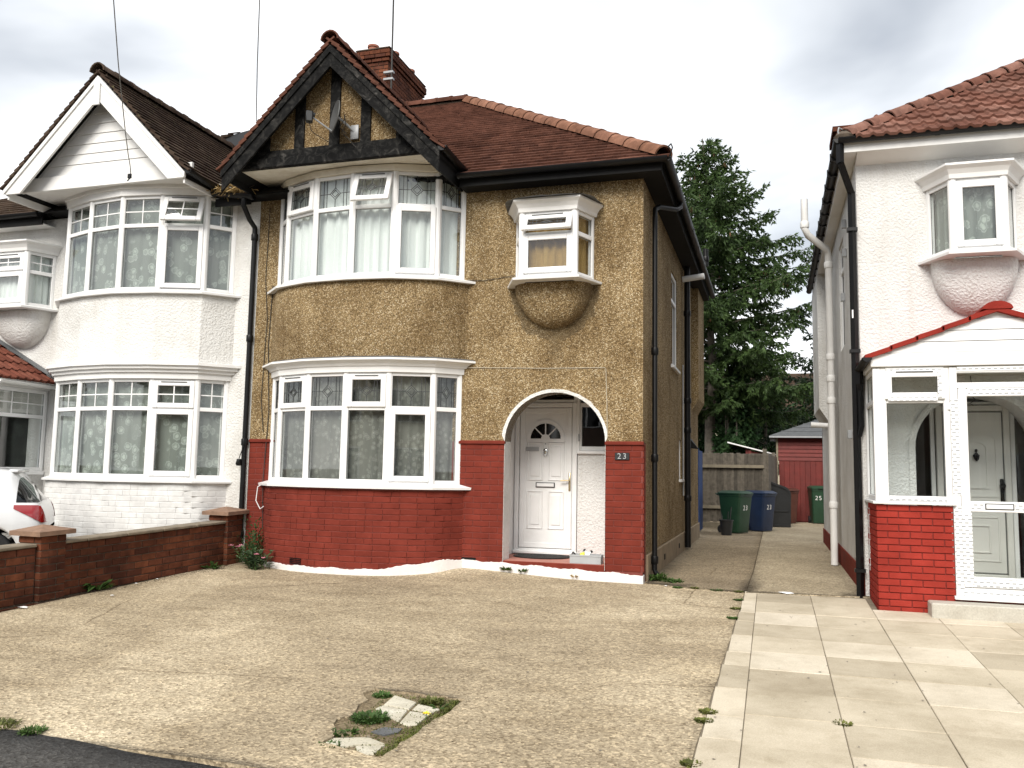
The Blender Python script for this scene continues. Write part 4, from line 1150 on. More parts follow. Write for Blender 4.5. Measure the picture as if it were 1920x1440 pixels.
# ================================================================ attached house on the left
PL = [(-9.44, 0), (-9.15, -.32), (-8.52, -.53), (-7.85, -.62), (-7.19, -.53), (-6.55, -.32), (-6.26, 0)]
HL = thing('attached_house', (-8.5, 0, 0), 'white rendered semi-detached house with white boarded gable, left of the pebbledashed house', 'house')
def left_house():
    H = HL; X0, X1 = -12.2, -5.832
    b = MB()
    b.holed([(X0, -.2), (X1, -.2), (X1, 5.42), (X0, 5.42)], [[(-9.34, 1.2), (-6.36, 1.2), (-6.36, 2.7), (-9.34, 2.7)], [(-9.34, 4.05), (-6.36, 4.05), (-6.36, 5.39), (-9.34, 5.39)], [(-10.68, 3.95), (-9.74, 3.95), (-9.74, 4.8), (-10.68, 4.8)], [(-10.9, .2), (-10.0, .2), (-10.0, 2.2), (-10.9, 2.2)]], 0, .28, 'y')
    b.build('front_wall', 'white_roughcast', H)
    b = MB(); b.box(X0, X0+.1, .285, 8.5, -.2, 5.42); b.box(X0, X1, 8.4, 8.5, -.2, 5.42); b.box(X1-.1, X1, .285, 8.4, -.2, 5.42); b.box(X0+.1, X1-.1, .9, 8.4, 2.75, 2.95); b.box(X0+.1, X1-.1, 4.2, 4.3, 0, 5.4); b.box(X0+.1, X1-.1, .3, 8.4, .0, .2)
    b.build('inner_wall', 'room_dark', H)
    fac = offset(PL, .05, 0, 0); path = smoothpath(fac, 5)
    b = MB(); b.sweep(path, [(-.0045, -.12), (-.0045, 1.16), (-.1, 1.16), (-.1, -.12)], 0, True, .04); bb = b.build('bay_base', 'white_mortar', H)
    it = []; bricks_path(it, bb, path, .05, 1.10, (.225), .079, .05, .005, .0007); pieces('brick', unit_box('white_painted_brick', .0045, (.227, .05, .071)), it, 300)
    b = MB(); b.sweep(fac, [(0, 2.86), (0, 4.0), (-.12, 4.0), (-.12, 2.86)], 0, True, .05); b.build('bay_apron', 'white_roughcast', H)
    for z0, z1 in ((1.09, 1.15), (2.73, 2.86), (3.9, 3.97), (5.5, 5.56)):
        b = MB(); b.prism(offset(PL, -.02, 0, .25), z0, z1, 'z'); b.build('bay_floor', 'room_dark', H)
    for z in (1.13, 3.93):
        b = MB(); b.sweep(PL, [(-.08, z+.005), (.12, z+.005), (.125, z+.033), (.02, z+.07), (-.08, z+.07)], 0, True, -.004); b.build('window_sill', 'white_upvc', H)
    b = MB(); b.sweep(PL, [(-.08, 2.665), (.045, 2.665), (.05, 2.75), (.085, 2.755), (.09, 2.80), (.13, 2.805), (.135, 2.85), (.17, 2.855), (.17, 2.895), (.03, 2.915), (-.08, 2.915)], 0, True, -.004); b.build('bay_cornice', 'white_paint', H)
    b = MB(); b.sweep(PL, [(-.08, 5.46), (.04, 5.46), (.045, 5.56), (.075, 5.565), (.08, 5.655), (-.08, 5.655)], 0, True, -.004); b.build('bay_fascia', 'white_paint', H)
    fx = ('fixed', 'fixed')
    bay_lights(H, PL, 1.20, 2.665, 2.22, [fx, fx, fx, fx, ('vent', 'sash'), fx], 'georgian')
    bay_lights(H, PL, 4.0, 5.46, 5.0, [fx, fx, fx, fx, ('vent', 'sash', 21), fx], 'georgian')
    inn = offset(PL, -.12, 0, .1)
    curtain(inn, 1.21, 2.65, 'lace_net', 'lace_curtain', 'flowered lace curtain in the ground floor bay of the white house', None, .008, .2)
    curtain(inn, 4.01, 5.45, 'lace_net', 'lace_curtain', 'flowered lace curtain in the upper bay below the white boarded gable', None, .008, .2)
    OP = [(-10.75, 0), (-10.57, -.42), (-9.84, -.42), (-9.67, 0)]
    oriel(H, OP, 3.85, 4.79, 4.46, dict(mats=('white_roughcast', 'white_paint'), top='vent', deg=0, bot='sash', lead='georgian', tip=(-10.2, 3.25), bulge=.8))
    inn = offset(OP, -.10, 0, .05); curtain(inn, 3.93, 4.78, 'sheer_net', 'net_curtain', 'white net curtain in the small oriel at the left edge', None, .012, .09)
    # roof
    p = R(35.5); tp = math.tan(p); ez = 5.45
    b = MB(); vs = [(X0, -.3, ez), (X1, -.3, ez), (X1, 8.5, ez), (X0, 8.5, ez), (X0+3.6, 4.0, ez+4.3*tp), (X1, 4.0, ez+4.3*tp)]
    b.add(vs, [(0, 1, 5, 4), (1, 2, 5), (2, 3, 4, 5), (3, 0, 4), (0, 3, 2, 1)]); roof = b.build('main_roof', 'soffit_dark', H)
    tm = tile_mesh('old_tile', .168, .22, .028); xc, hw, zt, ze, yf = -8.10, 1.65, 7.30, 5.65, -1.0; sl = (zt-ze)/hw; items = []
    def test(q): return X0+(q.y+.3)*.8 < q.x < X1+.02 and not (abs(q.x-xc) < hw+.05 and zt-sl*abs(q.x-xc) > q.z+.02) and (q.x > -7.6 or q.x < -9.0)
    tile_field(items, roof, (X0, -.34, ez-.03), (1, 0, 0), (0, math.cos(p), math.sin(p)), 0, 6.4, 4.3/math.cos(p), test, .168, .13, .18)
    rm = half_round('old_tile', .13)
    gr, gi = gable_roof(H, xc, hw, zt, ze, yf, 2.6, dict(tile_mesh=tm, ridge_mesh=rm, full=1, barge=.36, cap=.07, barge_mat='white_paint', foot=5.52))
    near_first(items)
    pieces('roof_tile', tm, gi[:240]+items[:60], 300); pieces('verge_tile', tm, gi[240:], 0); pieces('slope_tile', tm, items[60:], 0)
    ridge_run(roof, (X1, 4.0, ez+4.3*tp+.03), (X0+3.6, 4.0, ez+4.3*tp+.03), rm)
    # gable boarding, band, soffit
    g0 = -.74; n = 9; zb, zt2 = 5.84, 7.2
    wl = MB(); wl.prism([(xc-hw+.1, 5.66), (xc, zt-.12), (xc+hw-.1, 5.66)], g0+.012, g0+.1, 'y'); gw = wl.build('gable_wall', 'white_paint', H)
    hgt = .155; k = 0; z = zb
    while z < 7.1:
        half = lambda zz: max(.0, (zt-.30-zz)/sl+.06)
        a0, a1 = half(z), half(z+hgt-.008)
        if a0 > .08:
            bb = MB(); vs = [(xc-a0, g0-.014, z), (xc+a0, g0-.014, z), (xc+a1, g0-.002, z+hgt-.006), (xc-a1, g0-.002, z+hgt-.006), (xc-a0, g0+.011, z), (xc+a0, g0+.011, z), (xc+a1, g0+.011, z+hgt-.006), (xc-a1, g0+.011, z+hgt-.006)]
            bb.add(vs, [(0, 1, 2, 3), (4, 7, 6, 5), (0, 4, 5, 1), (1, 5, 6, 2), (2, 6, 7, 3), (3, 7, 4, 0)]); bb.build('board', 'white_paint', gw)
        z += hgt
    b = MB(); b.box(xc-hw+.05, xc+hw-.05, g0-.05, g0+.0, 5.60, 5.825, None, .006); b.build('gable_band', 'white_paint', H)
    bay_soffit(H, PL, xc, hw, 5.615, -.78, 'white_paint')
    b = MB(); b.prism([(-.06+xc, zt-.52), (xc+.06, zt-.52), (xc+.055, zt-.14), (xc, zt-.09), (xc-.055, zt-.14)], yf-.026, yf-.003, 'y'); b.build('finial_plate', 'white_paint', H)
    for x in (xc-hw+.02, xc+hw-.05):
        b = MB(); b.box(x, x+.03, -.96, -.02, 5.45, 5.60); b.build('fascia', 'white_paint', H)
    b = MB(); b.box(X0, xc-hw, -.27, -.245, 5.26, 5.42); b.build('fascia', 'soffit_dark', H)
    b = MB(); b.box(xc+hw, X1, -.27, -.245, 5.30, 5.42); b.build('fascia', 'soffit_dark', H)
    b = MB(); b.box(X0, xc-hw, -.244, -.002, 5.27, 5.285); b.build('soffit', 'white_paint', H)
    gutter(H, (xc+hw+.05, -1.0, 5.63), (xc+hw+.05, -.30, 5.58)); gutter(H, (xc+hw+.0, -.34, 5.50), (X1+.1, -.34, 5.40)); gutter(H, (X0, -.34, 5.43), (xc-hw-.0, -.34, 5.43))
    downpipe(H, [(-5.90, -.34, 5.36), (-5.90, -.34, 5.26), (-5.88, -.20, 5.08), (-5.88, -.06, 5.0), (-5.88, -.05, 4.85), (-5.88, -.05, -.02)], .038, collars=[(-5.88, -.05, 4.85), (-5.88, -.05, 3.3), (-5.88, -.05, 1.75), (-5.88, -.05, .4)])
    b = MB(); b.lathe([(.03, -.05), (.045, -.02), (.03, .05)], 10, Matrix.Translation(Vector((-5.93, -.10, 1.45)))); b.tube([(-5.93, -.1, 1.5), (-5.86, -.1, 1.7), (-5.85, -.09, 1.9)], .007, 6); b.build('junction_box', 'black_plastic', H, 40)
    # glazed porch
    px0, px1, py = -12.0, -9.62, -1.05
    b = MB(); b.box(px0, px1, py, 0.0-.004, -.2, 1.20); P = b.build('porch', 'white_roughcast', H)
    fr = MB(); kids = []
    for A, B, lead in (((px1, py+.02), (px1, -.02), 'georgian3'), ((-10.52, py), (-10.02, py), 'georgian'), ((-11.95, py), (-11.0, py), 'georgian3')):
        M, w = frame_m(A, B, 1.26); window_light(fr, kids, M, w, 1.29, .86, 'fixed', 'fixed', lead, .06)
    fr.box(-10.02, px1+.0, py-.005, py+.06, 1.20, 2.55, None, .006); fr.box(px0, px1+.02, py-.03, 0.0-.01, 1.202, 1.258, None, .006)
    o = fr.build('porch_window', 'white_upvc', P)
    for nme, bb, mm in kids: bb.build(nme, mm, P)
    b = MB(); b.box(px0, px1+.02, py-.03, -.004, 2.552, 2.66, None, .008); b.build('porch_fascia', 'white_paint', P)
    b = MB(); zr = 3.42; xr = -10.95; b.prism([(px1+.14, 2.655), (xr, zr), (px0-.14, 2.655)], py-.06, -.003, 'y'); b.build('porch_gable', 'white_paint', P)
    a = math.atan2(zr-2.655, px1+.14-xr); rt = roman_tile_mesh('roman_dark'); 
    S = Vector((-math.cos(a), 0, math.sin(a))); k = 0
    ln = math.hypot(px1+.14-xr, zr-2.655); g = ln/5
    for r in range(5):
        for c in range(4):
            Nn = Vector((math.sin(a), 0, math.cos(a))); tl = .07; S2 = S*math.cos(tl)-Nn*math.sin(tl); X = Vector((0, 1, 0)); N2 = X.cross(S2)
            M = Matrix((X, S2, N2)).transposed().to_4x4(); M.translation = Vector((px1+.18, py-.08+.29*(c+.5), 2.66-.02))+S*(g*r)+Nn*.045
            link('roof_tile', rt, P, M @ Matrix.Scale(.98, 4))
    b = MB(); q = [Vector((px1+.20, -.02, 2.66))+S*(ln*i/6)+Vector((0, 0, .10)) for i in range(7)]
    for i in range(6): b.add([q[i], q[i+1], q[i+1]+Vector((0, -.10, -.03)), q[i]+Vector((0, -.10, -.03))], [(0, 1, 2, 3)])
    b.build('lead_flashing', 'lead_grey', P, 0, False)
    gutter(P, (px1+.19, py-.08, 2.63), (px1+.19, -.03, 2.61), .05, 'white_paint')
def roman_tile_mesh(mat, w=.30, l=.42, t=.034):
    b = MB(); n = 16; prof = []
    for i in range(n+1):
        u = i/n; q = (u*2) % 1.0; h = .026*max(0, math.sin(math.pi*min(1, q/.45))) if q < .45 else 0
        prof.append((-w/2+w*u, h))
    vs = [(x, y, z) for y in (0, l) for x, z in prof]+[(x, y, z-t) for y in (0, l) for x, z in prof]; m = n+1; fs = []
    for i in range(n):
        fs += [(i, i+1, m+i+1, m+i), (2*m+i, 3*m+i, 3*m+i+1, 2*m+i+1), (i, 2*m+i, 2*m+i+1, i+1)]
    fs += [(0, m, 3*m, 2*m), (n, 2*m+n, 3*m+n, m+n)]
    b.add(vs, fs); me = b.mesh('roman_tile'); me.materials.append(MATS[mat]); return me
m_tile('roman_dark', [(0, (.13,.045,.032)), (.5, (.17,.06,.042)), (1, (.20,.08,.058))], .4)
left_house()

# ================================================================ white house on the right with glazed porch
HR = thing('neighbour_house', (5.5, 0, 0), 'white roughcast house with red tiled roof and glazed porch on the right', 'house')
def right_house():
    H = HR; X0, X1 = 2.62, 9.6; cx = 3.86
    arch = arcpts(cx, 1.75, .66, .62, 180, 0, 22)
    b = MB()
    b.holed([(X0, -.2), (cx-.66, -.2)]+arch+[(cx+.66, -.2), (X1, -.2), (X1, 5.42), (X0, 5.42)], [[(3.45, 4.0), (4.3, 4.0), (4.3, 4.8), (3.45, 4.8)]], 0, .28, 'y')
    b.build('front_wall', 'clean_roughcast', H)
    b = MB(); b.holed([(.285, .30), (8.5, .30), (8.5, 5.42), (.285, 5.42)], [[(2.1, 3.3), (2.9, 3.3), (2.9, 4.9), (2.1, 4.9)]], X0, X0+.27, 'x'); b.build('side_wall', 'white_roughcast', H)
    b = MB(); b.box(X0-.02, X0+.2, .03, 8.5, -.2, .30, None, .006); b.build('side_plinth', 'red_painted_brick', H)
    fr = MB(); kids = []; M, w = frame_m((X0+.02, 2.9), (X0+.02, 2.1), 3.3); window_light(fr, kids, M, w, 1.6, 1.2, lead=None); finish(fr, kids, 'side_window', H)
    for y, z in ((1.45, 4.85), (1.5, 4.45), (1.9, 3.9), (1.25, 1.9)):
        b = MB(); b.box(X0-.06, X0, y, y+.06, z, z+.12, None, .008); b.build('wall_vent', 'grey_metal', H)
    b = MB(); b.box(X1-.1, X1, .285, 8.4, -.2, 5.4); b.box(X0, X1, 8.4, 8.5, -.2, 5.4); b.box(X0+.28, X1-.1, .7, 8.4, 2.75, 2.95); b.box(X0+.28, X1-.1, .6, 8.4, 0, .15); b.box(X0+.28, X1-.1, 4.2, 4.3, .15, 5.4); b.build('inner_wall', 'room_dark', H)
    # oriel
    OP = [(3.40, 0), (3.60, -.40), (4.16, -.40), (4.36, 0)]
    oriel(H, OP, 3.93, 4.83, 0, dict(mats=('clean_roughcast', 'white_paint'), top='fixed', deg=0, bot='sash', lead=None, tip=(3.88, 3.28), bulge=.7))
    curtain(offset(OP, -.11, 0, .05), 4.0, 4.82, 'lace_net', 'lace_curtain', 'lace curtain in the oriel window above the white porch on the right', None, .02, .13)
    # roof
    p = R(34.5); tp = math.tan(p); ez = 5.46; x0, x1 = 2.45, 9.9
    b = MB(); vs = [(x0, -.3, ez), (x1, -.3, ez), (x1, 8.5, ez), (x0, 8.5, ez), (x0+4.3, 4.0, ez+4.3*tp), (x1, 4.0, ez+4.3*tp)]
    b.add(vs, [(0, 1, 5, 4), (1, 2, 5), (2, 3, 4, 5), (3, 0, 4), (0, 3, 2, 1)]); roof = b.build('main_roof', 'soffit_dark', H)
    rt = roman_tile_mesh('roman_tile', .30, .40); items = []
    def test(q): return q.x > x0+(q.y+.3)-.02 and q.x < 7.8
    tile_field(items, roof, (x0, -.37, ez-.03), (1, 0, 0), (0, math.cos(p), math.sin(p)), .15, 6, 4.3/math.cos(p), test, .298, .335, .085, .003)
    pieces('roof_tile', rt, near_first(items), 300)
    rm = half_round('roman_tile', .13, .46); ridge_run(roof, (x0+.03, -.27, ez+.03), (x0+4.3, 4.0, ez+4.3*tp+.03), rm, .45, 'hip_tile', .86)
    b = MB(); b.tube([(x0-.02, -.32, ez+.0), (x0-.05, -.36, ez+.08), (x0-.04, -.35, ez+.13), (x0-.0, -.31, ez+.12)], .010, 6); b.build('hip_iron', 'grey_metal', roof, 50)
    b = MB(); b.lathe([(.10, -.02), (.12, .04), (.07, .09), (.0, .10)], 10, Matrix.Translation(Vector((x0+.02, -.28, ez)))); b.build('mortar_end', 'mortar', roof, 40)
    b = MB(); b.box(x0+.02, x1, -.285, -.26, 5.30, 5.44); b.build('fascia', 'white_paint', H)
    b = MB(); b.box(x0+.02, x0+.045, -.258, 8.4, 5.30, 5.44); b.build('fascia', 'white_paint', H)
    b = MB(); b.prism([(-.26, 5.30), (-.001, 5.22), (-.001, 5.315), (-.26, 5.315)], X0, x1, 'x'); b.build('soffit', 'white_paint', H)
    b = MB(); b.box(x0+.045, X0-.001, -.26, 8.4, 5.302, 5.317); b.build('soffit', 'white_paint', H)
    gutter(H, (x0-.05, -.345, 5.455), (x1, -.345, 5.455), .058); gutter(H, (x0-.045, -.36, 5.455), (x0-.045, 8.45, 5.42), .058)
    for k in range(14):
        y = .2+.6*k; b = MB(); b.box(x0-.108, x0+.02, y-.02, y+.02, 5.375, 5.405); b.box(x0-.112, x0-.1, y-.02, y+.02, 5.375, 5.47); b.build('gutter_bracket', 'black_iron', H)
    b = MB()
    def rect_pipe(b, pts, w=.033):
        for A, B in zip(pts, pts[1:]):
            A, B = Vector(A), Vector(B); b.tube([A, B], w*1.35, 4)
    rect_pipe(b, [(x0-.03, -.32, 5.40), (x0-.03, -.32, 5.16)]); rect_pipe(b, [(x0-.03, -.32, 5.17), (2.56, -.05, 4.86)]); rect_pipe(b, [(2.56, -.05, 4.88), (2.56, -.05, -.02)])
    for z in (4.4, 2.9, .3): b.box(2.50, 2.62, -.10, .0, z-.02, z+.02)
    b.build('downpipe', 'black_plastic', H)
    b = MB(); b.box(2.532, 2.548, -.098, -.094, 3.30, 3.40); b.build('pipe_label', 'plastic_white', H)
    downpipe(H, [(2.50, 3.45, .02), (2.50, 3.45, 4.95), (2.47, 3.40, 5.05), (2.18, 3.1, 5.22), (2.13, 3.05, 5.32), (2.13, 3.05, 5.8)], .055, 'white_paint', [(2.50, 3.45, 4.8), (2.50, 3.45, 3.3), (2.5, 3.45, 2.95), (2.50, 3.45, 2.6), (2.50, 3.45, .95), (2.13, 3.05, 5.38)], 'soil_pipe')
    downpipe(H, [(2.62, 6.2, 2.35), (2.30, 6.2, 2.37)], .05, 'white_paint', name='overflow_pipe')
    b = MB(); b.box(X0-.16, X0, 6.3, 8.4, 2.7, 5.30); b.prism([(X0-.16, 2.7), (X0, 2.45), (X0, 2.7)], 6.3, 8.4, 'y'); b.build('rear_projection', 'white_roughcast', H)
    # chimney stack low on the side
    b = MB(); b.box(2.85, 3.45, 6.1, 7.0, 5.5, 8.05); b.box(2.79, 3.51, 6.04, 7.06, 7.66, 7.78); b.box(2.79, 3.51, 6.04, 7.06, 8.05, 8.15); b.build('chimney', 'raw_brick', H)
    right_entrance(cx)
    right_porch()
def right_entrance(cx):
    H = HR; F = FLIP(0); YD = .46
    outl = [(cx-.66, .1)]+arcpts(cx, 1.75, .66, .62, 180, 0, 22)+[(cx+.66, .1)]; n = len(outl); vs = []
    for k in range(n):
        dx, dz = outl[k][0]-cx, max(0, outl[k][1]-1.75); L = math.hypot(dx, dz); vs += [(outl[k][0]+dx/L*.07, -.02, outl[k][1]+dz/L*.07), (outl[k][0]+dx/L*.002, -.022, outl[k][1]), (outl[k][0]-dx/L*.004, YD+.08, outl[k][1])]
    b = MB(); b.add(vs, [(3*k+i, 3*k+3+i, 3*k+4+i, 3*k+1+i) for k in range(n-1) for i in range(2)]); b.build('entrance_arch', 'clean_roughcast', H, 40)
    b = MB(); b.box(cx-.75, cx+.75, .0, .6, .0, .2); b.build('entrance_step', 'plain_concrete', H)
    fr = MB(); ring(fr, 3.50, 4.30, .205, 2.28, .07, -YD-.06, -YD+.02, F, .008); d = fr.build('front_door', 'grey_door_white', H)
    b = MB(); b.box(3.572, 4.228, -YD-.05, -YD-.005, .28, 2.205, F, .005); b.build('door_leaf', 'grey_door_white', d)
    b = MB(); ring(b, 3.575, 4.225, .285, 2.20, .008, -YD-.004, -YD+.0, F, 0); b.build('door_seal', 'lead_grey', d)
    for z0, z1, ar in ((1.18, 1.96, 1), (.42, .95, 0)):
        for m, e in ((.0, .012), (.10, .016)):
            b = MB(); x0, x1 = 3.64+m, 4.16-m
            if ar:
                top = arcpts((x0+x1)/2, z1-m-.1, (x1-x0)/2, .1, 0, 180, 12); inn = arcpts((x0+x1)/2, z1-m-.1, (x1-x0)/2-.022, .08, 0, 180, 12)
                b.holed([(x0, z0+m), (x1, z0+m)]+top, [[(x0+.022, z0+m+.022), (x1-.022, z0+m+.022)]+inn], YD+.006-e, YD+.008, 'y')
            else: ring(b, x0, x1, z0+m, z1-m, .02, -YD-.008, -YD+e-.006, F, .004)
            b.build('door_panel', 'grey_door_white', d)
    b = MB(); kx, kz = 3.93, 1.68; b.lathe([(.012, .07), (.018, .05), (.008, .03), (.034, .0), (.03, -.03), (.008, -.055), (.012, -.07)], 10, Matrix.Translation(Vector((kx, YD-.02, kz)))); b.tube([(kx-.032, YD-.02, kz), (kx-.02, YD-.03, kz-.05), (kx, YD-.035, kz-.07), (kx+.02, YD-.03, kz-.05), (kx+.032, YD-.02, kz)], .006, 6); b.build('door_knocker', 'black_iron', d, 50)
    b = MB(); b.box(4.175, 4.215, -YD-.0, -YD+.018, 1.12, 1.40, F, .008); b.lathe([(.02, 0), (.035, .03), (.03, .05)], 12, Matrix.Translation(Vector((4.195, YD-.015, 1.32))) @ Matrix.Rotation(R(90), 4, 'X')); b.build('door_handle', 'black_iron', d, 50)
    for x0, x1 in ((3.19, 3.49), (4.31, 4.55)):
        fr = MB(); kids = []; M, w = frame_m((x0, YD+.02), (x1, YD+.02), .2); window_light(fr, kids, M, w, 2.08, 0, lead=None, fw=.05); finish(fr, kids, 'sidelight', H)
    fr = MB(); kids = []; M, w = frame_m((3.19, YD+.02), (4.55, YD+.02), 2.285); window_light(fr, kids, M, w, .25, 0, lead=None, fw=.04); finish(fr, kids, 'top_light', H)
    b = MB(); b.tube([(3.80, -.05, 2.60), (3.81, -.04, 2.47), (3.80, -.05, 2.36), (3.84, -.06, 2.30), (3.78, -.05, 2.26), (3.82, -.05, 2.24)], .005, 5); b.build('loose_wire', 'cable_dark', H, 60)
def right_porch():
    sw = lambda ks: [(n, b, 'clear_glass' if m == 'window_glass' else m) for n, b, m in ks]
    H = HR; F = FLIP(0); xa, xb, yf = 2.66, 5.14, -.90; xm = 3.90
    items = []; root = MB(); root.box(xa+.014, 3.40, yf+.014, yf+.10, -.15, 1.10); root.box(xa+.014, xa+.10, yf+.10, -.004, -.15, 1.10); P = root.build('porch', 'bright_mortar', H)
    bricks_flat(items, P, xa, 3.42, -.05, 1.105, yf, .222, .0745, .05, .009)
    n0 = len(items)
    bricks_flat(items, P, yf+.05, -.01, -.05, 1.105, xa+.05, .222, .0745, .05, .009, axis='y')
    pieces('brick', unit_box('bright_red_brick', .004, (.213, .05, .065)), items, 300)
    b = MB(); b.box(4.40, xb, yf+.01, yf+.1, -.15, 1.10); b.box(xb-.1, xb, yf+.1, -.004, -.15, 1.10); b.build('porch_base', 'bright_red_brick', P)
    b = MB(); b.box(3.42, 4.40, yf+.02, -.004, -.15, .14); b.build('porch_floor', 'bright_red_brick', P)
    b = MB(); b.box(xa+.0, xa+.01, -.18, -.004, .32, 1.1); b.build('paint_patch', 'white_plinth', P)
    b = MB(); b.box(xa-.03, 3.45, yf-.04, yf+.12, 1.108, 1.138, None, .006); b.box(xa-.03, xa+.12, yf+.12, -.004, 1.108, 1.138, None, .006); b.build('window_sill', 'white_upvc', P)
    fr = MB(); kids = []; films = []
    z0, z1 = 1.14, 2.60
    fr.box(xa, xa+.075, yf, yf+.075, z0, z1, None, .006)
    M, w = frame_m((xa+.075, yf+.005), (3.42, yf+.005), z0); window_light(fr, kids, M, w, z1-z0, 1.09, 'vent', 'fixed', None, .06)
    films += [(M, w)]
    M2, w2 = frame_m((xa+.005, -.01), (xa+.005, yf+.075), z0); window_light(fr, kids, M2, w2, z1-z0, 1.09, 'fixed', 'fixed', None, .055)
    o = fr.build('porch_window', 'white_upvc', P); fr = MB()
    M3, w3 = frame_m((4.38, yf+.005), (xb, yf+.005), z0); window_light(fr, kids, M3, w3, z1-z0, 1.09, 'vent', 'fixed', None, .06)
    o = fr.build('porch_window', 'white_upvc', P)
    for nme, bb, mm in sw(kids): bb.build(nme, mm, P)
    # door set
    fr = MB(); kids = []
    ring(fr, 3.422, 4.378, .17, 2.60, .075, -yf-.075, -yf+.0, F, .006, .09)
    fr.box(3.497, 4.303, -yf-.07, -yf-.004, 2.36, 2.42, F, .005)
    fr.box(3.40, 4.40, -yf-.08, -yf+.05, .135, .172, F, .006)
    d = fr.build('porch_door', 'white_upvc', P)
    lf = MB(); ring(lf, 3.50, 4.30, .265, 2.355, .085, -yf-.06, -yf+.012, F, .008, .11); lf.box(3.585, 4.215, -yf-.06, -yf+.010, 1.05, 1.16, F, .006); lf.build('door_leaf', 'white_upvc', d)
    for za, zb_ in ((.37, 1.05), (1.16, 2.275), (2.42, 2.535)):
        b = MB(); b.box(3.58, 4.22, -yf-.03, -yf-.022, za, zb_, F); b.build('pane', 'clear_glass', d)
    b = MB(); ring(b, 3.72, 3.99, 1.075, 1.14, .009, -yf+.010, -yf+.018, F, .002); b.build('letterbox_frame', 'lead_came', d)
    b = MB(); b.box(3.73, 3.98, -yf+.010, -yf+.021, 1.085, 1.13, F, .003); b.build('letterbox', 'plastic_white', d)
    # printed protective film on the frames
    def film(x0, x1, za, zb_, y=None):
        b = MB(); b.box(x0, x1, (yf if y is None else y)-.0045, (yf if y is None else y)-.001, za, zb_); b.build('film_strip', 'printed_film', d)
    film(3.425, 3.50, .25, 1.10, yf-.001); film(3.425, 3.50, 1.22, 2.24, yf-.001); film(3.50, 3.59, .30, 1.04, yf-.0125); 
    film(3.60, 4.2, 2.275, 2.345, yf-.0125); film(3.50, 4.3, 2.545, 2.59, yf-.001); film(3.59, 3.70, 1.055, 1.155, yf-.0115); film(4.0, 4.2, 1.055, 1.155, yf-.0115); film(3.595, 4.28, .275, .36, yf-.0125); film(3.46, 4.34, .185, .245, yf-.001)
    film(2.80, 3.36, z0+.01, z0+.05, yf+.004); film(2.79, 3.37, 2.555, 2.592, yf+.004); film(2.81, 3.30, 2.225, 2.262, yf-.024); film(3.305, 3.345, 2.26, 2.53, yf-.024)
    b = MB(); b.box(3.395, 3.425, yf-.012, yf-.003, 2.13, 2.2); b.box(3.40, 3.43, yf-.012, yf-.003, 1.13, 1.19); b.build('film_tab', 'plastic_white', d)
    # fascia, gable boards, roof
    b = MB(); b.box(xa-.02, xb+.02, yf-.03, -.004, 2.602, 2.75, None, .006); b.build('porch_fascia', 'white_upvc', P)
    b = MB(); b.box(xa, xb, yf, -.01, 2.585, 2.601); b.build('porch_ceiling', 'plain_concrete', P)
    sl = (3.20-2.72)/(xm-xa+.02); g = MB(); g.prism([(xa-.02, 2.751), (xb+.02, 2.751), (xm, 3.21)], yf-.005, -.004, 'y'); gw = g.build('porch_gable', 'white_upvc', P)
    z = 2.752; k = 0
    while z < 3.1:
        h = .118; a0 = max(0, (3.20-z)/sl-.02); a1 = max(0, (3.20-z-h)/sl-.02); b = MB()
        vs = [(xm-a0, yf-.030, z), (xm+a0, yf-.030, z), (xm+a1, yf-.020, z+h-.006), (xm-a1, yf-.020, z+h-.006), (xm-a0, yf-.006, z), (xm+a0, yf-.006, z), (xm+a1, yf-.006, z+h-.006), (xm-a1, yf-.006, z+h-.006)]
        b.add(vs, [(0, 1, 2, 3), (4, 7, 6, 5), (0, 4, 5, 1), (1, 5, 6, 2), (2, 6, 7, 3), (3, 7, 4, 0)]); b.build('board', 'white_upvc', gw); z += h
    for sg in (-1, 1):
        b = MB(); n = 5; L = xm-xa+.06
        for i in range(n):
            d0, d1 = L*i/n, L*(i+1)/n+.02; zz = lambda q: 3.215-sl*q; lift = .0
            b.prism([(xm+sg*d0, zz(d0)+.008), (xm+sg*d1, zz(d1)+.020), (xm+sg*d1, zz(d1)-.032), (xm+sg*d0, zz(d0)-.044)], yf-.075, -.004, 'y')
        b.build('roof_tile_course', 'bright_red_brick', P)
    b = MB(); b.prism(arcpts(xm, 3.195, .145, .085, 0, 180, 14), yf-.085, -.004, 'y'); b.build('ridge_cap', 'bright_red_brick', P, 50)
    gutter(P, (xa-.06, yf-.09, 2.70), (xa-.06, -.02, 2.68), .05)
    b = MB(); b.tube([(xa-.06, -.10, 2.66), (xa-.06, -.10, 2.5), (2.60, -.07, 2.42), (2.60, -.06, 2.0), (2.57, -.055, 1.88)], .045, 4); b.build('downpipe', 'black_plastic', P)
    b = MB(); b.box(3.14, 5.2, -1.17, yf-.0-.002, -.1, .115, None, .012); tag(b.build('porch_step', 'plain_concrete', P))
right_house()

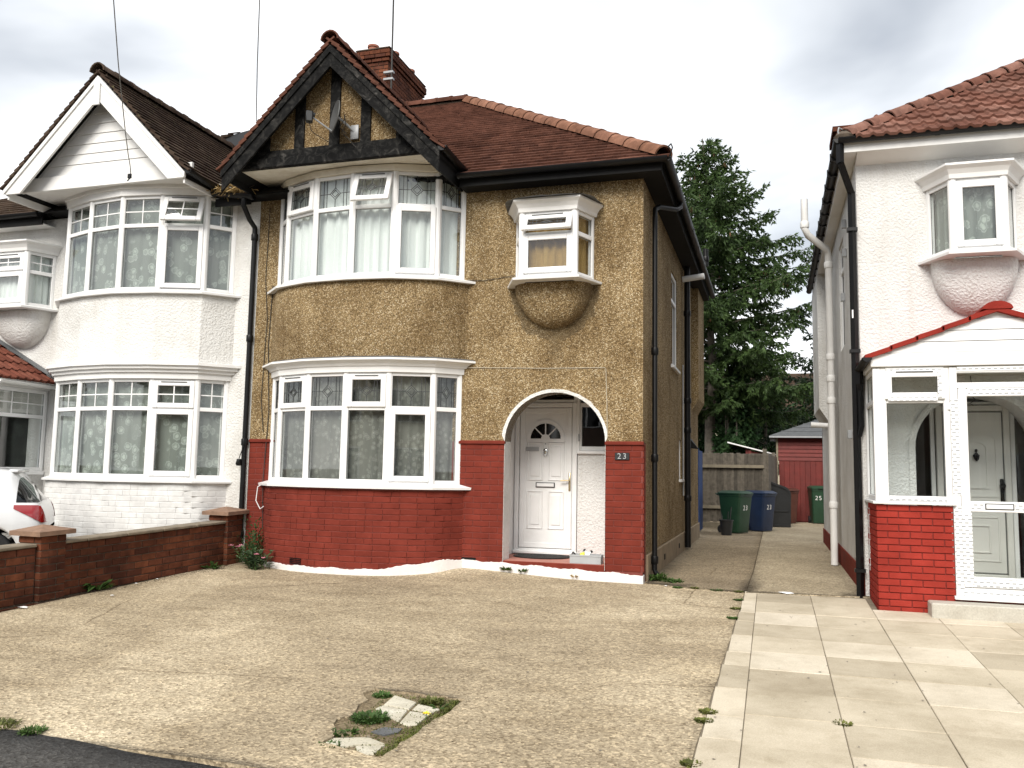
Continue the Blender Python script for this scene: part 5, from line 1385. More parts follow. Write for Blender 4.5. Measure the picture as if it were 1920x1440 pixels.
# ================================================================ brick garden wall between the forecourts
def garden_wall():
    Wt = thing('garden_wall', (-6.1, -3, -.1), 'low red brick garden wall with two capped piers beside the concrete drive', 'wall')
    u = Vector((-.0797, -.9968, -.034)).normalized(); v = Vector((u.y, -u.x, 0)).normalized(); w = u.cross(v); 
    if w.z < 0: w = -w
    # local x along the wall towards the road, local y away from the drive, local z up
    yv = Vector((-1, .08, 0)).normalized(); zv = yv.cross(u)*-1
    if zv.z < 0: zv = -zv
    Mw = Matrix((u, yv, zv)).transposed().to_4x4(); Mw.translation = Vector((-5.9, 0, 0))
    core = MB(); core.box(.33, 3.06, .012, .20, -.12, .585, Mw); core.box(3.40, 6.6, .012, .20, -.12, .585, Mw)
    for a in (0.02, 3.06): core.box(a+.01, a+.33, -.05, .27, -.12, .70, Mw)
    b0 = core.build('wall_core', 'mortar', Wt)
    items = []
    def run(u0, u1, z0, n, y, L=.235, Hc=.079, D=.1, st=0):
        for r in range(n):
            x = u0-(L/2 if (r+st) % 2 else 0); z = z0+Hc*(r+.5)
            while x < u1-.03:
                a, c = max(x, u0), min(x+L, u1)
                if c-a > .04: items.append((b0, Mw @ SRT(((a+c)/2, y+D/2+random.uniform(-.004, .004), z), (c-a-.010, D, Hc-.011), random.uniform(-.01, .01), 0, random.uniform(-.008, .008))))
                x += L
    for u0, u1 in ((.345, 3.055), (3.405, 6.6)):
        run(u0, u1, -.10, 1, -.022); run(u0, u1, -.012, 7, 0, .235, .085)
    for a in (.02, 3.06):
        run(a, a+.345, -.10, 1, -.085, .345); 
        for r in range(9):
            z = -.012+.079*(r+.5)
            if r % 2: segs = [(a, a+.225), (a+.225, a+.34)]
            else: segs = [(a, a+.115), (a+.115, a+.34)]
            for s0, s1 in segs: items.append((b0, Mw @ SRT(((s0+s1)/2, -.06+.05, z), (s1-s0-.011, .1, .068), random.uniform(-.012, .012))))
            for y0, y1 in (((.04, .16), (.16, .28)) if r % 2 else ((.04, .28),)):
                items.append((b0, Mw @ SRT((a+.34-.05, (y0+y1)/2, z), (.1, y1-y0-.01, .068)))); items.append((b0, Mw @ SRT((a+.05, (y0+y1)/2, z), (.1, y1-y0-.01, .068))))
    pieces('brick', unit_box('raw_brick', .005, (.225, .1, .068)), items, 330)
    for u0, u1 in ((.345, 3.05), (3.41, 6.6)):
        x = u0
        while x < u1-.05:
            e = min(x+.6, u1); b = MB(); b.box(x, e-.006, -.03, .23, .586, .622, Mw, .008); b.build('coping_stone', 'coping_stone', Wt); x = e
    for a in (.02, 3.06):
        c = a+.17; b = MB(); h = .235; q = [(c-h, .11-h), (c+h, .11-h), (c+h, .11+h), (c-h, .11+h)]
        vs = [Mw @ Vector((x, y, z)) for z in (.705, .755) for x, y in q]+[Mw @ Vector((c, .11, .815))]
        b.add(vs, [(3, 2, 1, 0)]+[(i, (i+1) % 4, 4+(i+1) % 4, 4+i) for i in range(4)]+[(4+i, 4+(i+1) % 4, 8) for i in range(4)]); b.build('pier_cap', 'cap_stone', Wt)
garden_wall()

# ================================================================ parked car
def car():
    T = thing('parked_car', (0, 0, 0), 'white hatchback with red tail light parked behind the brick garden wall', 'car')
    T.rotation_euler = (0, 0, 0)
    rz = R(221); M = Matrix.Translation(Vector((-7.70, -1.70, -.09))) @ Matrix.Rotation(rz, 4, 'Z')
    T.matrix_basis = M; W[T.name] = Matrix()
    for o in (T,): pass
    def lerp(tab, x):
        for (a, va), (b, vb) in zip(tab, tab[1:]):
            if x <= b: t = max(0, min(1, (x-a)/(b-a))); t = t; return va+(vb-va)*t
        return tab[-1][1]
    ZR = [(0, .62), (.02, .80), (.05, .90), (.10, .985), (.20, 1.11), (.30, 1.235), (.38, 1.335), (.42, 1.372), (.44, 1.392), (.8, 1.425), (1.6, 1.445), (2.3, 1.42), (2.9, 1.18), (3.3, .98), (3.5, .93), (4.05, .82), (4.25, .68), (4.3, .56)]
    WD = [(0, .66), (.02, .73), (.06, .80), (.14, .845), (.35, .875), (1.0, .885), (3.3, .885), (3.9, .83), (4.15, .74), (4.3, .52)]
    WH = ((.64, .33), (3.30, .33)); RA = .365
    def sect(x, off=0):
        zr, w = lerp(ZR, x), lerp(WD, x)
        zb = lerp([(0, .40), (.05, .33), (.3, .24), (4.0, .22), (4.3, .35)], x)
        for cx, cz in WH:
            if abs(x-cx) < RA: zb = max(zb, cz+math.sqrt(RA*RA-(x-cx)**2))
        mid = max(.58, zb+.03)
        pts = [(w*.965, zb), (w*.99, (zb+mid)/2), (w, mid), (w*1.0, max(.74, mid+.02)), (w*.985, .86), (w*.955, .945), (w*.93, .985)]
        if zr > 1.0: pts += [(w*.87, .985+(zr-.09-.985)*.5), (w*.79, zr-.09), (w*.72, zr-.035), (w*.55, zr-.008), (0, zr)]
        else: pts += [(w*.88, min(.99, zr)), (w*.82, zr), (w*.7, zr), (w*.5, zr), (0, zr)]
        out = []
        for y, z in pts: out.append((y+off, min(z, zr)+ (off if y == 0 else off*.3)))
        return out
    xs = [0, .01, .02, .04, .07, .10, .15, .20, .25, .30, .34, .38, .41, .44, .46]+[.5+.06*i for i in range(63)]+[4.26, 4.3]
    def loft(b, xs, k0, k1, off=0, mirror=True):
        rows = [sect(x, off)[k0:k1] for x in xs]; m = len(rows[0])
        for sg in ((1, -1) if mirror else (1,)):
            vs = [(x, sg*y, z) for x, r in zip(xs, rows) for y, z in r]
            b.add(vs, [(i*m+j, i*m+j+1, (i+1)*m+j+1, (i+1)*m+j) for i in range(len(xs)-1) for j in range(m-1)], M)
    b = MB(); loft(b, xs, 0, 12); 
    r0 = sect(0); b.add([(0, y, z) for y, z in r0]+[(0, -y, z) for y, z in r0], [tuple(range(12))+tuple(range(23, 11, -1))], M)
    body = b.build('body', 'car_paint', None, 45); 
    me = body.data; bm = bmesh.new(); bm.from_mesh(me); bmesh.ops.remove_doubles(bm, verts=bm.verts, dist=.002); bm.to_mesh(me); bm.free()
    body.parent = T; body.matrix_parent_inverse = M.inverted()
    def part(b, name, mat, par=T, sm=45):
        o = b.build(name, mat, None, sm); o.parent = par; o.matrix_parent_inverse = (M if par is T else W[par.name]).inverted(); return o
    b = MB(); loft(b, [.10, .15, .20, .25, .30, .345], 6, 12, .006); part(b, 'rear_window', 'car_glass')
    b = MB(); loft(b, [.86+.1*i for i in range(19)], 6, 9, .005); part(b, 'side_window', 'car_glass')
    b = MB(); loft(b, [2.45+.08*i for i in range(9)], 8, 12, .006); part(b, 'windscreen', 'car_glass')
    b = MB(); b.box(.355, .47, -.62, .62, 1.352, 1.392, M, .012); part(b, 'spoiler', 'car_paint')
    def yside(x, z, off):
        q = sect(x)
        for (y0, z0), (y1, z1) in zip(q, q[1:]):
            if z0 <= z <= z1 and z1 > z0: return y0+(y1-y0)*(z-z0)/(z1-z0)+off
        return q[5][0]+off
    for sg in (1, -1):
        b = MB(); nx, nz = 12, 5; vs = []
        for i in range(nx+1):
            x = .004+.36*(i/nx)**1.4; t = i/nx; zlo = .735+.19*max(0, t-.25)**1.1*1.25; zhi = min(.95+.005*t, lerp(ZR, x)-.012)
            zhi = max(zhi, zlo+.004)
            for j in range(nz+1): z = zlo+(zhi-zlo)*j/nz; vs.append((x-.012*(1-t), sg*yside(x, z, .012), z))
        b.add(vs, [(i*(nz+1)+j, i*(nz+1)+j+1, (i+1)*(nz+1)+j+1, (i+1)*(nz+1)+j) for i in range(nx) for j in range(nz)], M); part(b, 'tail_light', 'tail_light', T, 60)
    b = MB(); b.box(-.03, .06, -.70, .70, .38, .60, M, .03); part(b, 'bumper', 'car_paint')
    b = MB(); b.box(.3, 4.0, -.78, .78, .20, .42, M); part(b, 'underbody', 'dark_trim')
    for cx, cz in WH:
        b = MB(); b.lathe([(RA+.02, -.80), (RA+.02, .80)], 24, M @ Matrix.Translation(Vector((cx, 0, cz))) @ Matrix.Rotation(R(90), 4, 'X'), False); part(b, 'wheel_arch', 'dark_trim')
        for sg in (1, -1):
            b = MB(); Mx = M @ Matrix.Translation(Vector((cx, sg*.77, .315))) @ Matrix.Rotation(R(-90*sg), 4, 'X')
            b.lathe([(.20, -.10), (.29, -.105), (.315, -.08), (.318, .06), (.30, .085), (.215, .09), (.205, .06), (.20, -.10)], 28, Mx, False); wh = part(b, 'wheel', 'tyre'); W[wh.name] = M
            b = MB(); b.lathe([(.0, .045), (.05, .06), (.06, .05)], 12, Mx, False); b.lathe([(.185, .06), (.21, .075), (.212, .05), (.185, .03)], 28, Mx, False)
            for k in range(5):
                a = 2*math.pi*k/5; d = Vector((math.cos(a), math.sin(a), 0)); n = Vector((-math.sin(a), math.cos(a), 0)); vs = [d*.03+n*.03, d*.03-n*.03, d*.195-n*.045, d*.195+n*.045]
                b.add([(p.x, p.y, .05) for p in vs]+[(p.x, p.y, .02) for p in vs], [(0, 1, 2, 3), (7, 6, 5, 4), (0, 4, 5, 1), (1, 5, 6, 2), (2, 6, 7, 3), (3, 7, 4, 0)], Mx)
            o = b.build('rim', 'alloy', None, 40); o.parent = wh; o.matrix_parent_inverse = M.inverted() @ M
    W[T.name] = M
car()

# ================================================================ back of the side drive
def wheelie_bin(loc, rz, sc, mat, lidmat, num, label, numpos=(0, .62), numrot=0, numsize=.17):
    T = thing('wheelie_bin', loc, label, 'bin', 'wheelie bins at the end of the side drive'); M = Matrix.Translation(Vector(loc)) @ Matrix.Rotation(rz, 4, 'Z') @ Matrix.Scale(sc, 4)
    T.matrix_basis = M; W[T.name] = M
    def P(b, name, m, par=T, sm=40):
        o = b.build(name, m, par, sm); o.matrix_parent_inverse = Matrix(); return o
    b = MB()
    rings = [(.225, .22, .03, 0), (.235, .235, .10, 0), (.255, .27, .5, 0), (.275, .31, .90, 0), (.285, .325, .905, 0), (.285, .325, .95, 0)]
    def sq(hx, hy, z, r=.05):
        out = []
        for cx, cy, a0 in ((hx-r, hy-r, 0), (-hx+r, hy-r, 90), (-hx+r, -hy+r, 180), (hx-r, -hy+r, 270)):
            for k in range(4): a = R(a0+30*k); out.append((cx+r*math.cos(a), cy+r*math.sin(a), z))
        return out
    vs = []; 
    for hx, hy, z, _ in rings: vs += sq(hx, hy, z)
    n = 16; b.add(vs, [(k*n+i, k*n+(i+1) % n, (k+1)*n+(i+1) % n, (k+1)*n+i) for k in range(len(rings)-1) for i in range(n)]+[tuple(range(n))[::-1], tuple((len(rings)-1)*n+i for i in range(n))]); body = P(b, 'body', mat)
    b = MB(); vs = sq(.30, .345, .952, .06)+sq(.30, .345, .985, .06)+sq(.24, .27, 1.035, .08); b.add(vs, [(k*n+i, k*n+(i+1) % n, (k+1)*n+(i+1) % n, (k+1)*n+i) for k in range(2) for i in range(n)]+[tuple(range(n))[::-1], tuple(2*n+i for i in range(n))]); b.box(-.12, .12, -.37, -.33, .955, .98, None, .008); P(b, 'lid', lidmat)
    b = MB(); b.tube([(-.24, .34, .93), (-.24, .40, .95), (.24, .40, .95), (.24, .34, .93)], .018, 8); P(b, 'handle', lidmat)
    for s in (-1, 1):
        b = MB(); b.lathe([(.03, -.025), (.10, -.025), (.10, .025), (.03, .025)], 18, Matrix.Translation(Vector((s*.245, .24, .10))) @ Matrix.Rotation(R(90), 4, 'Y')); P(b, 'wheel', 'tyre')
    if num:
        for k, ch in enumerate(num):
            me = text_mesh('digit', ch, numsize, .002); me.materials.append(MATS['number_white'])
            o = link('digit', me, None); o.parent = T; tilt = math.atan(.075)
            o.matrix_basis = Matrix.Translation(Vector((numpos[0]+(k-.5)*numsize*.62, -.268-(numpos[1]-.5)*.09-.006, numpos[1]))) @ Matrix.Rotation(R(90)+tilt, 4, 'X') @ Matrix.Rotation(numrot*(1 if k else -1), 4, 'Z')
    return T
wheelie_bin((.72, 10.45, .0), R(58), .98, 'bin_green', 'bin_green', '23', 'dark green wheelie bin numbered 23 standing nearest the pebbledashed house')
wheelie_bin((1.27, 11.45, .0), R(55), .98, 'bin_blue', 'bin_blue', '23', 'blue wheelie bin numbered 23 beside the dark green one')
wheelie_bin((2.93, 16.1, .0), R(8), 1.08, 'bin_green', 'bin_green', '25', 'green wheelie bin marked 25 in front of the red shed doors', (-.10, .70), .12, .16)
wheelie_bin((1.95, 15.6, .0), R(20), 1.0, 'bin_brown', 'bin_brown', None, 'brown wheelie bin half hidden behind the black slope-topped box')
def yard():
    # black slope-topped box
    T = thing('storage_box', (1.75, 13.5, 0), 'black slope-topped plastic storage box to the right of the blue bin', 'box')
    pr = [(1.42, .02), (2.04, .02), (2.06, .9), (2.03, 1.0), (1.95, 1.08), (1.85, 1.12), (1.42, 1.27)]
    b = MB(); b.prism(pr, 13.45, 13.95, 'y'); b.build('shell', 'bin_black', T)
    b = MB(); cxm, czm = 1.74, .55; inn = [((x-cxm)*.88+cxm, (z-czm)*.90+czm) for x, z in pr]; b.holed(pr, [inn], 13.42, 13.449, 'y'); b.build('rim', 'bin_black', T)
    b = MB(); b.box(1.47, 1.98, 13.425, 13.447, .42, .46, None, .006); b.build('ledge', 'bin_black', T)
    # dark bucket
    T = thing('bucket', (.55, 9.55, 0), 'small black bucket with sticks in front of the dark green bin', 'bucket')
    b = MB(); b.lathe([(.115, .01), (.15, .33), (.165, .33), (.165, .36), (.14, .36), (.105, .03)], 18, Matrix.Translation(Vector((.55, 9.55, 0)))); b.build('body', 'bin_black', T, 40)
    for k, (dx, dy, l) in enumerate(((.02, .0, .5), (-.05, .03, .42), (.05, .04, .6))):
        b = MB(); b.tube([(.55+dx, 9.55+dy, .05), (.55+dx*2.2, 9.55+dy*2, .05+l)], .012, 6); b.build('stick', 'bin_black', T)
    # fence
    F = thing('board_fence', (.6, 12.3, 0), 'weathered grey feather-edge board fence behind the wheelie bins', 'fence')
    me = unit_box('fence_wood', .006, (.1, .02, 1.7)); x = -.9; k = 0
    while x < 1.40:
        link('board', me, F, SRT((x+.05, 12.3+random.uniform(-.004, .004), 1.06+random.uniform(-.012, .012)), (.108, .022, 1.80), random.uniform(-.30, -.10), 0, random.uniform(-.006, .006))); x += .088
    y = 12.42
    while y < 16.35:
        link('board', me, F, SRT((1.47+(y-12.3)*.06, y, 1.06+random.uniform(-.015, .015)), (.108, .02, 1.80), R(86)+random.uniform(-.06, .06))); y += .09
    for z in (1.62, .55):
        b = MB(); b.prism([(12.21, z-.04), (12.285, z-.04), (12.285, z+.04), (12.23, z+.04)], -.9, 1.38, 'x'); b.build('rail', 'fence_rail', F)
        b = MB(); b.box(1.40, 1.455, 12.4, 16.3, z-.04, z+.04); b.v = [(x+(yy-12.3)*.06, yy, zz) for x, yy, zz in b.v]; b.build('rail', 'fence_rail', F)
    for px, py in ((1.40, 12.28), (1.62, 15.9), (-.5, 12.2)):
        b = MB(); b.box(px-.05, px+.05, py-.05, py+.05, 0, 2.08, None, .008); b.build('post', 'fence_wood', F)
    b = MB(); b.box(-.9, 1.36, 12.27, 12.31, 0, .15, None, .005); b.build('gravel_board', 'fence_rail', F)
    # blue gate seen on edge
    G = thing('side_gate', (-.1, 10.5, 0), 'blue painted gate seen edge-on beside the house corner', 'gate')
    for k in range(12):
        b = MB(); b.box(-.10, -.075, 9.55+.1*k, 9.645+.1*k, .06, 1.96, None, .004); b.build('board', 'gate_blue', G)
    for z in (.3, 1.7):
        b = MB(); b.box(-.135, -.102, 9.55, 10.74, z-.05, z+.05); b.build('rail', 'gate_blue', G)
    b = MB(); b.box(-.14, -.06, 9.46, 9.54, 0, 2.0, None, .006); b.build('post', 'gate_blue', G)
    # red shed
    S = thing('garden_shed', (3.1, 17.8, 0), 'red painted timber shed with grey felt roof behind the bins', 'shed')
    b = MB(); b.box(1.80, 4.6, 16.53, 19.2, -.05, 2.6); b.build('frame', 'shed_red', S)
    z = 1.86
    while z < 2.58:
        b = MB(); b.add([(1.76, 16.48, z), (4.6, 16.48, z), (4.6, 16.505, z+.115), (1.76, 16.505, z+.115), (1.76, 16.528, z), (4.6, 16.528, z), (4.6, 16.528, z+.115), (1.76, 16.528, z+.115)], [(0, 1, 2, 3), (4, 7, 6, 5), (0, 4, 5, 1), (1, 5, 6, 2), (2, 6, 7, 3), (3, 7, 4, 0)]); b.build('cladding_board', 'shed_red', S); z += .12
    x = 1.78
    while x < 4.5:
        b = MB(); b.box(x, x+.148, 16.50, 16.528, .03, 1.85, None, .004); b.build('door_board', 'shed_red', S); x += .152
    b = MB(); b.box(1.70, 1.76, 16.47, 16.53, 0, 2.6, None, .005); b.build('corner_post', 'fence_rail', S)
    b = MB(); vs = [(1.52, 16.28, 2.62), (4.9, 16.28, 2.62), (4.9, 19.4, 2.62), (1.52, 19.4, 2.62), (3.2, 17.84, 3.28), (4.9, 17.84, 3.28), (1.52, 16.28, 2.55), (4.9, 16.28, 2.55), (4.9, 19.4, 2.55), (1.52, 19.4, 2.55)]
    b.add(vs, [(0, 1, 5, 4), (1, 2, 5), (2, 3, 4, 5), (3, 0, 4), (0, 6, 7, 1), (3, 9, 6, 0), (6, 9, 8, 7)]); r = b.build('roof', 'shed_felt', S)
    for k in range(1, 5):
        t = k/5; b = MB(); A = Vector((1.52, 16.28, 2.62)).lerp(Vector((3.2, 17.84, 3.28)), t); B = Vector((4.9, 16.28, 2.62)).lerp(Vector((4.9, 17.84, 3.28)), t); up = Vector((0, -.35, .9)).normalized()*.012
        b.add([A, B, B+up, A+up, A+Vector((0, .06, .03)), B+Vector((0, .06, .03))], [(0, 1, 2, 3), (3, 2, 5, 4)]); b.build('felt_strip', 'shed_felt', r)
    b = MB(); b.box(1.50, 4.9, 16.24, 16.28, 2.55, 2.60); b.build('eaves_trim', 'grey_metal', S)
    # lean-to beyond the fence
    L = thing('lean_to', (.9, 18.2, 0), 'red lean-to with white edged sloping roof behind the fence', 'shed')
    b = MB(); b.prism([(.75, 0), (1.7, 0), (1.7, 2.0), (.75, 2.25)], 18.1, 19.4, 'y'); b.build('wall', 'shed_red', L)
    b = MB(); b.prism([(.18, 2.44), (1.75, 2.04), (1.75, 2.08), (.18, 2.48)], 17.95, 19.5, 'y'); b.build('roof', 'plastic_white', L)
    b = MB(); b.box(.85, .93, 18.03, 18.098, 0, 2.2); b.build('post', 'shed_red', L)
    # far cream house
    Hc = thing('distant_house', (5, 46, 0), 'distant cream rendered house behind the trees above the red shed', 'house')
    b = MB(); b.holed([(-3, 0), (11, 0), (11, 5.4), (-3, 5.4)], [[(2.95, 3.9), (4.1, 3.9), (4.1, 5.0), (2.95, 5.0)], [(6, 3.9), (7.2, 3.9), (7.2, 5.0), (6, 5.0)]], 45, 45.3, 'y'); b.box(-3, 11, 45.6, 52, 0, 5.4); b.build('wall', 'cream_render', Hc)
    b = MB(); b.prism([(44.6, 5.4), (52.4, 5.4), (48.5, 8.2)], -3.3, 11.3, 'x'); b.build('roof', 'old_tile', Hc)
    for x0, x1 in ((2.95, 4.1), (6, 7.2)):
        fr = MB(); kids = []; M, w = frame_m((x0, 45.08), (x1, 45.08), 3.9); window_light(fr, kids, M, w, 1.1, .75, lead=None); finish(fr, kids, 'window', Hc)
yard()

# ================================================================ trees
def fronds(b, tip, d, n, L, wd, spread, droop):
    for _ in range(n):
        v = (d+Vector((random.gauss(0, spread), random.gauss(0, spread), random.gauss(-droop, spread*.7)))).normalized()
        s = v.cross(Vector((random.gauss(0, 1), random.gauss(0, 1), random.gauss(0, 1)))).normalized()*wd*random.uniform(.6, 1.3)
        l = L*random.uniform(.6, 1.25); m = tip+v*l*.45
        k = len(b.v); b.v += [tuple(tip), tuple(m+s), tuple(tip+v*l), tuple(m-s)]; b.f.append((k, k+1, k+2, k+3))
def conifer(name, label, base, h, prof, h0, dh, mats, trunk_r, seed, dens=1.0, cones=True, group='trees behind the side drive'):
    random.seed(seed); T = thing(name, base, label, 'tree', group); B = Vector(base)
    tr = MB(); tr.tube([B+Vector((random.gauss(0, .02)*i, random.gauss(0, .02)*i, h*i/8)) for i in range(9)], [trunk_r*(1-.93*(i/8)**.9) for i in range(9)], 10); tr.build('trunk', 'bark', T, 60)
    br = MB(); fo = MB(); cn = MB(); z = h0; k = 0
    def Lp(z):
        for (a, va), (c, vc) in zip(prof, prof[1:]):
            if z <= c: return va+(vc-va)*(z-a)/(c-a)
        return .1
    while z < h-.15:
        an = k*2.39996+random.uniform(-.4, .4); L = Lp(z)*random.uniform(.62, 1.08); d = Vector((math.cos(an), math.sin(an), 0)); pts = []; fr = z/h
        up = .45*fr; n = max(4, int(L/.3)); wob = random.uniform(-.35, .35)*min(1, L/2)
        for i in range(n+1):
            t = i/n; zz = L*((.10+up)*t-(.55-.2*fr)*t*t+.30*t*t*t)+wob*t; pts.append(B+Vector((0, 0, z+zz))+d*L*t+Vector((random.gauss(0, .03), random.gauss(0, .03), random.gauss(0, .02)))*t)
        br.tube(pts, [max(.006, .035*(L/3.5)*(1-t/n)) for t in range(n+1)], 5)
        s = .16*L; side = Vector((-d.y, d.x, 0))
        while s < L:
            i = min(n-1, int(s/L*n)); f = s/L*n-i; p = pts[i].lerp(pts[i+1], f); dd = (pts[i+1]-pts[i]).normalized()
            tl = (.36+.46*L/3.5)*(1-.4*s/L)*random.uniform(.5, 1.3)
            for sg in (-1, 1):
                if random.random() < .12: continue
                v = (dd*.55+side*sg*random.uniform(.6, 1.1)+Vector((0, 0, random.uniform(-1.1, .05)))).normalized(); m = max(2, int(tl/.10))
                for j in range(m):
                    q = p+v*tl*(j+.4)/m+Vector((0, 0, -.10*((j+1)/m)**2*tl)); fronds(fo, q, v, int(round(3*dens)), .19, .034, .55, .4)
                fronds(fo, p+v*tl, v, 2, .16, .026, .35, .2)
            fronds(fo, p, dd, 2, .18, .03, .4, .1)
            if cones and fr > .45 and random.random() < .035:
                for _ in range(3):
                    c = p+Vector((random.gauss(0, .12), random.gauss(0, .12), -.12)); cn.tube([c, c-Vector((0, 0, .07)), c-Vector((0, 0, .14))], [.012, .026, .008], 5)
            s += .115/dens**.5
        fronds(fo, pts[-1], (pts[-1]-pts[-2]).normalized(), 5, .2, .03, .35, -.05)
        z += dh*random.uniform(.7, 1.3); k += 1
    fronds(fo, B+Vector((0, 0, h-.2)), Vector((0, 0, 1)), 14, .3, .03, .35, -.1)
    br.build('branches', 'bark', T, 60, False); fo.build('crown', mats, T, 0, False)
    if cn.v: o = cn.build('cones', 'cone_brown', T, 0, False); o['kind'] = 'stuff'
    random.seed(11)
conifer('spruce_tree', 'tall dark green spruce with hanging brown cones rising behind the fence', (-.5, 20, 0), 13.6, [(2.5, 2.6), (4, 3.4), (5.5, 3.9), (7.5, 3.9), (9.6, 3.1), (11, 2.15), (12, 1.3), (13, .55), (13.7, .1)], 3.5, .074, 'spruce_needles', .24, 3, 1.3)
conifer('small_spruce', 'slender dark conifer with thin bare trunk beside the lean-to roof', (1.28, 21.5, 0), 6.6, [(1.5, 1.1), (3, 1.7), (4.5, 1.5), (6, .7), (6.6, .1)], 2.4, .13, 'dark_conifer', .10, 5, .8, False)
conifer('far_spruce', 'dense dark conifer behind the red shed, lower than the tall spruce', (3.9, 24.5, 0), 7.6, [(1.5, 2.2), (3, 2.6), (5, 2.0), (7, .8), (7.6, .1)], 1.9, .12, 'dark_conifer', .13, 9, .9, False)
def leafy(name, label, base, c, rad, n, mat, leaf, seed, trunk=True):
    random.seed(seed); T = thing(name, base, label, 'tree', 'trees behind the side drive'); B = Vector(base); cc = Vector(c)
    lobes = []
    for _ in range(16):
        v = Vector((random.gauss(0, 1), random.gauss(0, 1), random.gauss(0, 1))).normalized(); lobes.append((cc+Vector((v.x*rad[0], v.y*rad[1], v.z*rad[2]))*.68, random.uniform(.28, .5)))
    st = MB(); 
    for p, r in lobes[:7]: st.tube([B, B.lerp(p, .5)+Vector((random.gauss(0, .1), 0, .15)), p], [.07, .045, .01], 6)
    st.build('trunk', 'bark', T, 60, False)
    fo = MB()
    for _ in range(n):
        p, r = random.choice(lobes); v = Vector((random.gauss(0, 1), random.gauss(0, 1), random.gauss(0, 1))).normalized(); q = p+Vector((v.x*rad[0], v.y*rad[1], v.z*rad[2]))*r*random.uniform(.35, 1.15)
        a = (v+Vector((random.gauss(0, .6), random.gauss(0, .6), random.gauss(-.5, .5)))).normalized(); s = a.cross(Vector((random.gauss(0, 1), random.gauss(0, 1), random.gauss(0, 1)))).normalized(); l = leaf*random.uniform(.6, 1.3)
        k = len(fo.v); fo.v += [tuple(q), tuple(q+a*l*.5+s*l*.32), tuple(q+a*l), tuple(q+a*l*.5-s*l*.32)]; fo.f.append((k, k+1, k+2, k+3))
    fo.build('crown', mat, T, 0, False); random.seed(12)
leafy('laurel_tree', 'broad-leaved evergreen with glossy leaves between the two bare trunks', (.35, 19.6, 0), (.4, 19.6, 3.1), (.85, .8, 1.75), 6500, 'ivy_leaves', .15, 21)
leafy('hedge_tree', 'rounded leafy bush seen between the house corner and the spruce trunk', (-1.4, 22.5, 0), (-1.4, 22.5, 2.8), (1.3, .9, 1.6), 5000, 'ivy_leaves', .15, 22)
leafy('backdrop_tree', 'leafy tree far behind the fence filling the gap under the spruce', (.9, 29, 0), (.9, 29, 3.0), (3.2, 1.2, 2.1), 9000, 'ivy_leaves', .2, 23)

